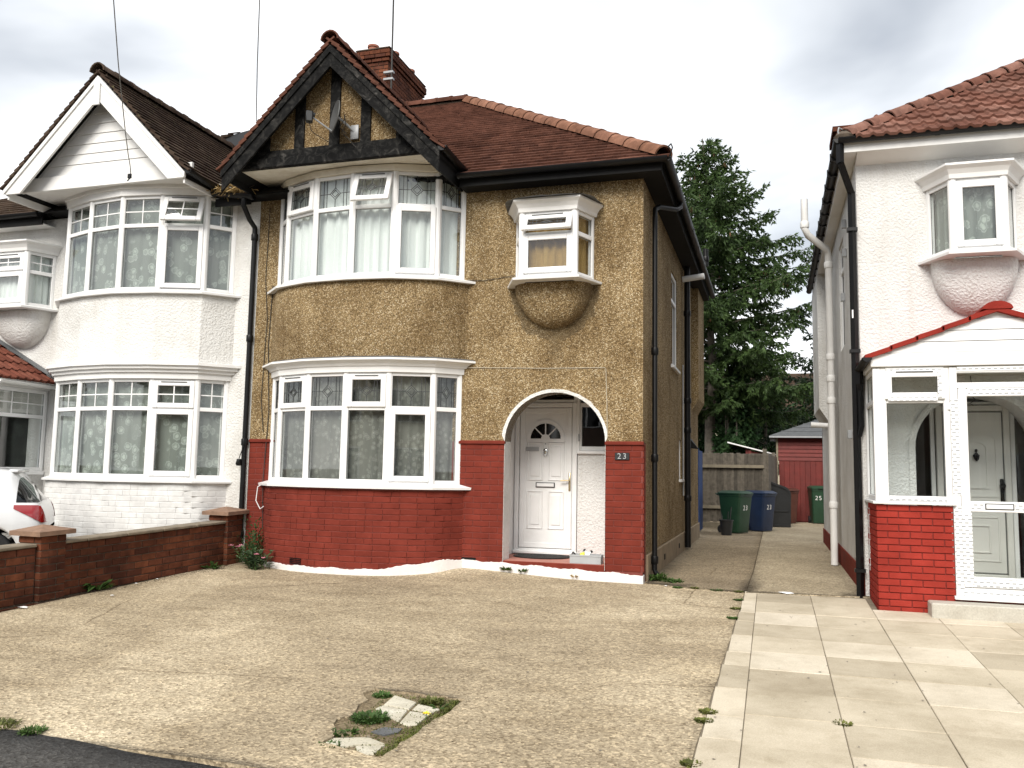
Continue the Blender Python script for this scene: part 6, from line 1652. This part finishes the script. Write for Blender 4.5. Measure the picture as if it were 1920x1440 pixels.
# ================================================================ fittings and small things
def fittings():
    # satellite dish on the gable timbers
    T = thing('satellite_dish', (-4.0, -.80, 6.05), 'grey satellite dish on the timbered gable', 'satellite dish')
    nrm = Vector((-.70, -.70, .12)).normalized(); c = Vector((-4.06, -1.02, 6.16)); X = nrm.cross(Vector((0, 0, 1))).normalized(); Z = X.cross(nrm)
    M = Matrix((X, Z, nrm)).transposed().to_4x4(); M.translation = c; b = MB(); n = 28; vs = [(0, 0, -.05)]; fs = []
    for r in (.35, .7, 1.0):
        for k in range(n): a = 2*math.pi*k/n; vs.append((.19*r*math.cos(a), .225*r*math.sin(a), -.05+.05*r*r))
    for k in range(n): vs.append((.195*math.cos(2*math.pi*k/n), .23*math.sin(2*math.pi*k/n), -.012))
    for k in range(n):
        fs.append((0, 1+k, 1+(k+1) % n))
        for j in range(3): fs.append((1+j*n+k, 1+(j+1)*n+k, 1+(j+1)*n+(k+1) % n, 1+j*n+(k+1) % n))
    b.add(vs, fs, M); b.build('dish', 'dish_grey', T, 60)
    p0 = M @ Vector((0, -.22, 0)); p1 = c+nrm*.34+Vector((0, 0, -.10)); b = MB(); b.tube([p0, p1], .012, 8); b.build('feed_arm', 'grey_metal', T, 50)
    b = MB(); b.box(-.045, .045, -.05, .05, -.10, .05, Matrix.Translation(p1) @ Matrix.Rotation(.5, 4, 'Z'), .012); b.lathe([(.03, 0), (.035, .07)], 12, Matrix.Translation(p1+Vector((0, 0, .02))) @ nrm.to_track_quat('-Z', 'Y').to_matrix().to_4x4()); b.build('receiver', 'bin_black', T, 40)
    b = MB(); b.tube([c-nrm*.05, c-nrm*.14+Vector((.02, .08, -.06)), (-3.86, -.79, 6.0)], .018, 8); b.box(-3.92, -3.80, -.81, -.79, 5.90, 6.10, None, .004); b.build('bracket', 'grey_metal', T, 50)
    b = MB(); b.tube([p1+Vector((0, 0, -.1)), p1+Vector((.01, .04, -.2)), p1+Vector((.03, .1, -.22)), (-4.2, -.84, 5.86)], .005, 5); b.tube([(-3.95, -.95, 6.2), (-3.90, -.98, 6.05), (-3.98, -.95, 5.95), (-3.88, -.92, 5.86), (-3.84, -.88, 5.80), (-3.8, -.86, 5.76)], .006, 5); b.tube([(-3.93, -.95, 6.15), (-3.99, -1.0, 6.0), (-3.9, -.96, 5.92)], .006, 5); b.build('cable', 'cable_dark', T, 60)
    # aerial mast on the chimney
    T = thing('aerial_mast', (-5.52, 3.62, 8.6), 'tall thin television aerial mast strapped to the brick chimney', 'aerial')
    b = MB(); b.tube([(-5.45, 3.60, 8.55), (-5.47, 3.60, 11.4)], .018, 8); b.build('pole', 'cable_dark', T, 50)
    b = MB(); b.box(-5.62, -5.42, 3.58, 3.66, 8.98, 9.02); b.box(-5.62, -5.42, 3.58, 3.66, 9.12, 9.16); b.build('strap', 'grey_metal', T)
    b = MB(); b.tube([(-5.47, 3.6, 10.72), (-5.5, 3.3, 10.74)], .012, 6); b.tube([(-5.7, 3.45, 10.73), (-5.25, 3.45, 10.73)], .008, 6); b.build('crossbar', 'cable_dark', T, 50)
    # overhead telephone wires
    b = MB(); b.tube([(-7.37, -1.02, 5.61), (-7.28, -1.15, 5.71), (-7.19, -1.3, 5.81), (-7.08, -1.5, 6.04), (-6.63, -2.2, 6.66), (-6.02, -3.0, 7.02), (-3.7, -6, 8.2)], .007, 5); o = b.build('telephone_wire', 'cable_grey', None, 60); tag(o, 'drooping telephone wire fixed to the white boarded gable', 'wire')
    b = MB(); b.tube([(-5.68, -.45, 6.5), (-5.26, -1.1, 7.02), (-4.72, -1.9, 7.44), (-3.3, -4.0, 8.5)], .007, 5); o = b.build('telephone_wire', 'cable_grey', None, 60); tag(o, 'straight wire rising to the sky between the two gables', 'wire')
    b = MB(); b.box(-7.40, -7.34, -1.06, -1.03, 5.56, 5.63, None, .006); b.tube([(-7.37, -1.05, 5.60), (-7.33, -1.08, 5.55), (-7.39, -1.06, 5.52)], .009, 6); o = b.build('wire_anchor', 'black_plastic', None, 40); tag(o, 'small black wire anchor on the white gable band', 'bracket')
    # straw nest in the valley gutter
    random.seed(5); b = MB()
    for _ in range(240):
        p = Vector((-6.12+random.gauss(0, .12), -.36+random.gauss(0, .06), 5.47+abs(random.gauss(0, .045)))); d = Vector((random.gauss(0, 1), random.gauss(0, 1), random.gauss(0, .6))).normalized()*random.uniform(.05, .14)
        s = d.cross(Vector((random.gauss(0, 1), random.gauss(0, 1), random.gauss(0, 1)))).normalized()*.006; k = len(b.v); b.v += [tuple(p-d-s), tuple(p-d+s), tuple(p+d+s), tuple(p+d-s)]; b.f.append((k, k+1, k+2, k+3))
    tag(b.build('straw_nest', 'straw', None, 0, False), 'clump of dry straw nest in the gutter between the two gables', 'nest')
    # house number plaque
    T = thing('number_plaque', (-.265, -.01, 1.6), 'dark plaque with pale number 23 on the red brick pier', 'sign')
    b = MB(); b.box(-.36, -.172, -.018, .004, 1.558, 1.652, None, .006); b.build('plate', 'bin_black', T)
    for k, ch in enumerate('23'):
        me = text_mesh('digit', ch, .105, .003); me.materials.append(MATS['silver_grey']); link('digit', me, T, Matrix.Translation(Vector((-.302+.070*k, -.0225, 1.604))) @ Matrix.Rotation(R(90), 4, 'X'))
    # doormat
    b = MB(); pts = arcpts(-1.50, .66, .40, .30, 0, 360, 32)[:-1]; b.prism([(x, y) for x, y in pts], .2105, .226, 'z'); tag(b.build('doormat', 'mat_black'), 'black half-oval rubber doormat in front of the white door', 'doormat')
    # planter tray
    T = thing('planter_tray', (-.75, .12, .21), 'silver grey tray holding plastic bottles beside the doormat', 'tray')
    x0, x1, y0, y1, z0, z1 = -.955, -.545, .03, .22, .212, .325; b = MB(); t = .008
    b.box(x0, x1, y0, y0+t, z0, z1); b.box(x0, x1, y1-t, y1, z0, z1); b.box(x0, x0+t, y0+t, y1-t, z0, z1); b.box(x1-t, x1, y0+t, y1-t, z0, z1); b.box(x0+t, x1-t, y0+t, y1-t, z0, z0+t); b.box(x0-.006, x1+.006, y0-.006, y0-.001, z1-.02, z1); b.build('tray', 'silver_grey', T)
    def bottle(name, label, cx, cy, mat, capm, tilt, rz, h=.15, r=.032):
        M = Matrix.Translation(Vector((cx, cy, .25))) @ Matrix.Rotation(rz, 4, 'Z') @ Matrix.Rotation(tilt, 4, 'Y'); Tb = thing(name, (cx, cy, .25), label, 'bottle'); b = MB()
        b.lathe([(r*.9, 0), (r, .01), (r, h*.62), (r*.45, h*.8), (r*.42, h*.88)], 14, M); b.build('body', mat, Tb, 40); b = MB(); b.lathe([(r*.55, h*.88), (r*.55, h)], 12, M); b.build('cap', capm, Tb, 40)
    bottle('plastic_bottle', 'yellow plastic bottle lying in the grey tray', -.86, .12, 'plastic_yellow', 'plastic_yellow', .7, .3)
    bottle('plastic_bottle', 'white bottle with black cap leaning in the middle of the grey tray', -.79, .10, 'plastic_white', 'bin_black', .75, .1, .17)
    bottle('plastic_bottle', 'white bottle with black cap at the right end of the grey tray', -.69, .13, 'plastic_white', 'bin_black', -.6, .2, .17)
    bottle('plastic_bottle', 'small dark bottle at the left end of the grey tray', -.915, .12, 'bin_black', 'plastic_white', -.15, 0, .12)
    # coach lamp of the left porch
    T = thing('wall_lantern', (-10.0, -1.1, 2.0), 'black coach lantern on the left porch', 'lantern')
    b = MB(); b.box(-9.80, -9.75, -1.085, -1.056, 1.80, 2.12, None, .008); b.build('back_plate', 'black_iron', T)
    b = MB(); b.tube([(-9.775, -1.07, 2.04), (-9.80, -1.15, 2.07), (-9.86, -1.2, 2.04)], .012, 6); b.build('arm', 'black_iron', T, 50)
    b = MB(); b.lathe([(.03, 1.70), (.07, 1.72), (.085, 1.95), (.11, 1.955), (.05, 2.02), (.015, 2.05)], 6, Matrix.Translation(Vector((-9.88, -1.2, 0)))); b.build('lantern_body', 'black_iron', T)
    T = thing('alarm_bracket', (.05, 6.5, 2.0), 'small black bracket lamp on the rear corner of the pebbledashed side wall', 'lamp')
    b = MB(); b.add([(.002, 6.9, 1.92), (.002, 6.9, 2.12), (.16, 6.75, 1.90), (.002, 6.6, 1.92), (.002, 6.6, 2.10)], [(0, 1, 2), (3, 2, 4), (1, 4, 2), (0, 2, 3)]); b.build('hood', 'black_iron', T)
fittings()

# ================================================================ broken patch in the drive, weeds and litter
def slabs():
    polys = {'A': [(-.96, -5.34), (-.75, -5.44), (-.74, -5.59), (-.94, -5.55)], 'B': [(-.94, -5.565), (-.742, -5.61), (-.70, -5.84), (-.84, -5.75), (-.96, -5.64)], 'C': [(-.728, -5.46), (-.55, -5.52), (-.57, -5.605), (-.718, -5.585)], 'D': [(-.718, -5.62), (-.57, -5.63), (-.57, -5.85), (-.62, -5.89), (-.688, -5.85)], 'F': [(-.955, -6.32), (-.945, -6.24), (-.75, -6.16), (-.61, -6.23), (-.77, -6.305), (-.82, -6.35)], 'G': [(-.755, -6.32), (-.60, -6.25), (-.60, -6.40), (-.68, -6.43)]}
    lab = {'A': 'upper left piece of the cracked pale slab in the drive hole', 'B': 'lower left piece of the cracked pale slab in the drive hole', 'C': 'upper right piece of the cracked pale slab in the drive hole', 'D': 'lower right piece of the cracked pale slab in the drive hole', 'F': 'long pale slab fragment at the road end of the drive hole', 'G': 'small pale corner fragment nearest the road in the drive hole'}
    for k, P in polys.items():
        cx = sum(p[0] for p in P)/len(P); cy = sum(p[1] for p in P)/len(P); z = ground(cx, cy); s = .034; h = -.004+random.uniform(-.004, .003); b = MB(); n = len(P)
        top = [((x-cx)*.965+cx, (y-cy)*.965+cy, z+s*(y-cy)+h) for x, y in P]; mid = [(x, y, z+s*(y-cy)+h-.007) for x, y in P]; bot = [(x, y, z-.05) for x, y in P]
        b.add(top+mid+bot, [tuple(range(n))]+[(i+n*j, (i+1) % n+n*j, (i+1) % n+n*(j+1), i+n*(j+1)) for j in range(2) for i in range(n)]); tag(b.build('slab_fragment', 'pale_stone'), lab[k], 'paving', 'fragments of a broken slab in the drive')
    P = [(-.78, -6.07), (-.75, -5.96), (-.63, -5.94), (-.62, -6.02), (-.68, -6.10)]; b = MB(); z = ground(-.7, -6.0); b.prism(P, z-.02, z-.006, 'z'); tag(b.build('slate_piece', 'lead_grey'), 'dark grey slate piece between the pale slab fragments', 'slate')
m_concrete('pale_stone', (.38,.35,.27), (.50,.465,.37), (.58,.55,.46), False, 1.0, 3)
slabs()
def blade(b, p, d, l, w, bend):
    d = d.normalized(); s = d.cross(Vector((0, 0, 1))); s = s.normalized()*w if s.length > 1e-3 else Vector((w, 0, 0)); m = p+d*l*.55; e = p+d*l+Vector((0, 0, -bend*l)); k = len(b.v)
    b.v += [tuple(p), tuple(m+s), tuple(e), tuple(m-s)]; b.f.append((k, k+1, k+2, k+3))
def tuft(b, p, r, h, n, lw, flat=.5):
    for _ in range(n):
        a = random.uniform(0, 6.283); q = p+Vector((math.cos(a), math.sin(a), 0))*r*math.sqrt(random.random()); d = Vector((math.cos(a)*flat+random.gauss(0, .3), math.sin(a)*flat+random.gauss(0, .3), random.uniform(.4, 1.0)))
        blade(b, q, d, h*random.uniform(.5, 1.2), lw*random.uniform(.7, 1.3), random.uniform(0, .5))
def gz(x, y, e=0): return Vector((x, y, ground(x, y)+e))
def weeds():
    random.seed(31)
    def weed(label, x, y, r, h, n, lw, mat='weed_leaves', flat=.7, e=0, z=None, name='weed', cat='weed'):
        b = MB(); tuft(b, gz(x, y, e) if z is None else Vector((x, y, z)), r, h, n, lw, flat); return tag(b.build(name, mat, None, 0, False), label, cat, 'weeds growing in joints and edges')
    weed('bushy dark weed on the left side of the broken patch in the drive', -.90, -5.83, .10, .055, 520, .008, e=-.02)
    weed('broad-leaved weed at the near left corner of the broken patch', -.93, -6.14, .07, .06, 40, .018, e=-.02)
    weed('small weed at the far left corner of the broken patch', -1.05, -5.36, .045, .05, 160, .007, e=-.02)
    weed('low green weed at the road end of the broken patch', -.90, -6.35, .06, .04, 220, .007, e=-.02)
    weed('bright green sprout beside the upper right slab fragment', -.575, -5.47, .02, .09, 10, .009, flat=.9, e=-.02)
    weed('dark weed at the far right of the broken patch', -.66, -5.38, .07, .05, 260, .008, 'moss_green', e=-.02)
    weed('leafy weed at the foot of the garden wall near the front pier', -6.05, -2.58, .07, .22, 26, .035, flat=1.0)
    weed('small weed at the foot of the garden wall near the house', -5.86, -.72, .06, .16, 20, .028, flat=.9)
    weed('tuft of green weeds under the arch step, left one', -1.80, -.03, .05, .075, 130, .008, z=.085)
    weed('tuft of green weeds under the arch step, right one', -1.57, -.03, .035, .065, 80, .008, z=.075)
    weed('dry brown tuft at the plinth below the grey tray', -.88, -.03, .03, .045, 70, .006, 'straw', z=.045)
    weed('weeds round the foot of the corner downpipe', .13, .45, .09, .14, 120, .016)
    weed('low spreading weeds beside the corner downpipe', .32, .35, .13, .06, 200, .012)
    weed('grass tuft at the pavement edge, left', -2.98, -6.71, .10, .05, 240, .005, 'moss_green')
    weed('grass tuft at the pavement edge, right', -2.70, -6.73, .06, .05, 200, .005)
    seam = [(.45, -.15, 'mossy tuft on the drive joint nearest the house corner'), (.66, -.12, 'mossy tuft second along the drive joint from the house corner'), (.93, -.18, 'mossy tuft third along the drive joint from the house corner'), (1.18, -.22, 'mossy tuft where the drive joint meets the paving edge'), (1.20, -.78, 'small weed on the paving edge just below the joint'), (1.19, -1.32, 'green weed midway down the paving edge'), (1.18, -1.85, 'lowest of the three weeds at the upper paving edge'), (1.165, -5.05, 'upper moss tuft at the lower paving edge'), (1.15, -5.24, 'middle moss tuft at the lower paving edge'), (1.14, -6.02, 'moss tuft at the paving edge near the bottom of the picture'), (1.995, -5.03, 'moss tuft on the crossing of four paving slabs')]
    for k, (x, y, lab) in enumerate(seam): weed(lab, x, y, .05 if k not in (2,) else .07, .028, 230, .006, 'moss_green' if k > 6 or k % 2 else 'weed_leaves', .9)
    # moss down the right side of the hole: nobody could count it
    b = MB(); line = [(-.49, -5.30), (-.47, -5.5), (-.46, -5.7), (-.49, -5.95), (-.50, -6.15), (-.53, -6.40)]
    for _ in range(2600):
        i = random.randrange(5); t = random.random(); x = line[i][0]+(line[i+1][0]-line[i][0])*t; y = line[i][1]+(line[i+1][1]-line[i][1])*t
        x -= abs(random.gauss(0, .045)); blade(b, gz(x, y, -.02), Vector((random.gauss(0, .6), random.gauss(0, .6), random.uniform(.4, 1))), random.uniform(.012, .035), .004, .1)
    for _ in range(1500):
        x, y = random.uniform(-1.0, -.55), random.uniform(-6.40, -5.3); blade(b, gz(x, y, -.012), Vector((random.gauss(0, .6), random.gauss(0, .6), random.uniform(.4, 1))), random.uniform(.008, .02), .004, .1)
    tag(b.build('moss', 'moss_green', None, 0, False), 'green and brown moss lining the hole in the drive', 'moss', kind='stuff')
    # earthy moss strip at the foot of the garden wall
    b = MB()
    for _ in range(1800):
        y = random.uniform(-5.5, -.3); x = -5.9+.08*y+abs(random.gauss(0, .10))+.03; blade(b, gz(x, y, .0), Vector((random.gauss(0, 1), random.gauss(0, 1), random.uniform(.1, .6))), random.uniform(.008, .025), .006, .1)
    tag(b.build('leaf_litter', 'soil', None, 0, False), 'dark litter and dirt along the foot of the garden wall', 'litter', kind='stuff')
    # dead leaves and grit blown over drive and paving
    b = MB()
    for k in range(230):
        x, y = (random.uniform(1.2, 6.0), random.uniform(-6.6, -.4)) if k % 3 else (random.uniform(-5.6, 1.1), random.uniform(-6.6, -1.0))
        z = ground(0, y)+(.0115 if x > 1.2 else .003); r = random.uniform(.004, .014); a0 = random.random()*6
        vs = [Vector((x+r*math.cos(a0+a)*random.uniform(.6, 1.3), y+r*math.sin(a0+a), z+random.uniform(0, .004))) for a in (0, 1.5, 3.1, 4.6)]; b.add(vs, [(0, 1, 2, 3)])
    tag(b.build('leaf_debris', 'bark', None, 0, False), 'tiny dead leaves and grit scattered on drive and paving', 'debris', kind='stuff')
    # dandelion
    T = thing('dandelion', (-.54, -5.78, ground(-.54, -5.78)), 'yellow dandelion in the mossy edge of the hole', 'flower'); p = gz(-.54, -5.78)
    b = MB(); b.tube([p, p+Vector((.003, 0, .045))], .003, 5); b.build('stem', 'weed_leaves', T); b = MB(); tuft(b, p+Vector((.003, 0, .042)), .008, .022, 46, .0045, 1.1); b.build('flower_head', 'flower_yellow', T, 0, False)
    # shrub with pink flowers by the bay
    T = thing('valerian_shrub', (-5.2, -.62, 0), 'leafy green shrub with pink flowers between garden wall and red bay', 'shrub'); b = MB(); st = MB(); fl = MB()
    for k in range(22):
        x, y = -5.28+random.gauss(0, .09), -.52+random.gauss(0, .08); d = Vector((random.gauss(-.1, .5), random.gauss(-.45, .35), 1)).normalized(); L = random.uniform(.14, .34); P = [gz(x, y), gz(x, y)+d*L*.5, gz(x, y)+d*L+Vector((d.x, d.y, 0))*.05]
        st.tube(P, .004, 5)
        for j in range(9):
            q = P[0].lerp(P[2], .2+.8*j/9)
            for sg in (-1, 1): blade(b, q, Vector((d.y*sg+random.gauss(0, .4), -d.x*sg+random.gauss(0, .4), .35)), random.uniform(.05, .095), .017, .2)
    for x, y, dx in ((-5.62, -.52, -.38), (-5.5, -.5, -.25), (-5.45, -.62, -.3)):
        P = [gz(x+.25, y), gz(x+.1, y, .15), gz(x+dx*.2, y, .30)]; st.tube(P, .004, 5)
        for j in range(10):
            q = P[0].lerp(P[1], j/5) if j < 5 else P[1].lerp(P[2], (j-5)/5)
            for sg in (-1, 1): blade(b, q, Vector((random.gauss(0, .5), sg*.8, .4)), random.uniform(.05, .085), .016, .2)
        tuft(fl, P[2], .022, .03, 30, .007, .8)
    tuft(fl, gz(-5.16, -.70, .22), .025, .03, 40, .008, .8); tuft(fl, gz(-5.08, -.66, .17), .02, .03, 26, .008, .8)
    st.build('stems', 'weed_leaves', T, 0, False); b.build('leaves', 'shrub_leaves', T, 0, False); fl.build('flowers', 'flower_pink', T, 0, False)
    T = thing('dark_bush', (-5.55, -.18, 0), 'dark green bush in the shaded corner between the bay and the garden wall', 'shrub'); b = MB()
    for _ in range(900):
        v = Vector((random.gauss(0, .4), random.gauss(0, .4), abs(random.gauss(0, .55)))); q = gz(-5.57, -.16)+Vector((v.x*.26, v.y*.2, v.z*.42+.02)); blade(b, q, v+Vector((0, 0, .2)), random.uniform(.03, .06), .013, .2)
    b.build('leaves', 'ivy_leaves', T, 0, False)
    # litter
    for x, y, s, lab in ((-5.92, -3.76, .05, 'crumpled white paper at the foot of the garden wall near the front'), (-5.58, -2.88, .022, 'white scrap on the drive below the front pier'), (-5.92, -2.11, .018, 'white scrap at the wall foot by the leafy weed'), (-5.9, -1.75, .022, 'white scrap at the wall foot midway to the house'), (1.70, -.18, .06, 'thin white strip lying across the joint of the side drive'), (.30, -.10, .018, 'white scrap on the drive near the house corner')):
        b = MB(); vs = [gz(x+random.gauss(0, s*.4)+s*math.cos(a), y+s*.7*math.sin(a), .008+random.uniform(0, s*.3)) for a in (0, 1, 2, 3, 4, 5)]; b.add(vs+[gz(x, y, .012+s*.3)], [(i, (i+1) % 6, 6) for i in range(6)]); tag(b.build('paper_scrap', 'plastic_white', None, 0, False), lab, 'litter', 'white litter on the drive')
weeds()
def opposite():
    # the houses over the road, behind the viewer: the panes mirror them
    labs = ('brick house across the road mirrored in the lower panes, leftmost', 'brick house across the road mirrored in the lower panes, middle', 'brick house across the road mirrored in the lower panes, rightmost')
    for k, cx in enumerate((-15.5, -4.0, 7.5)):
        T = thing('opposite_house', (cx, -30, -.4), labs[k], 'house', 'houses across the road'); x0, x1, y0, y1 = cx-4.6, cx+4.6, -36.0, -28.0
        b = MB(); b.box(x0, x1, y0, y1, -.45, 5.2); b.build('wall', ('far_brick', 'cream_render', 'far_brick')[k], T)
        b = MB(); b.prism([(y0-.3, 5.2), (y1+.3, 5.2), ((y0+y1)/2, 8.4)], x0-.2, x1+.2, 'x'); b.build('roof', 'old_tile', T)
        for gx in (cx-2.3, cx+2.3):
            b = MB(); b.prism([(gx-1.7, -.45), (gx+1.7, -.45), (gx+1.7, 5.2), (gx, 7.0), (gx-1.7, 5.2)], y1-.2, y1+.8, 'y'); b.build('gable_bay', ('cream_render', 'far_brick', 'cream_render')[k], T)
            for z in (.9, 3.6):
                fr = MB(); fr.box(gx-1.35, gx+1.35, y1+.801, y1+.86, z-.06, z+1.5); w = fr.build('window', 'white_paint', T)
                for q in range(4):
                    b = MB(); b.box(gx-1.28+.66*q, gx-1.28+.66*q+.56, y1+.861, y1+.872, z, z+1.42); b.build('pane', 'car_glass', w)
        b = MB(); b.box(cx-.5, cx+.5, y1-.01, y1+.06, -.4, 1.9); b.build('door', 'bark', T)
simple('far_brick', (.15,.10,.075), .9, .2, 3)
opposite()
sc = scene.cycles
sc.max_bounces = 6; sc.diffuse_bounces = 3; sc.glossy_bounces = 3; sc.transmission_bounces = 4; sc.transparent_max_bounces = 14
sc.caustics_reflective = False; sc.caustics_refractive = False
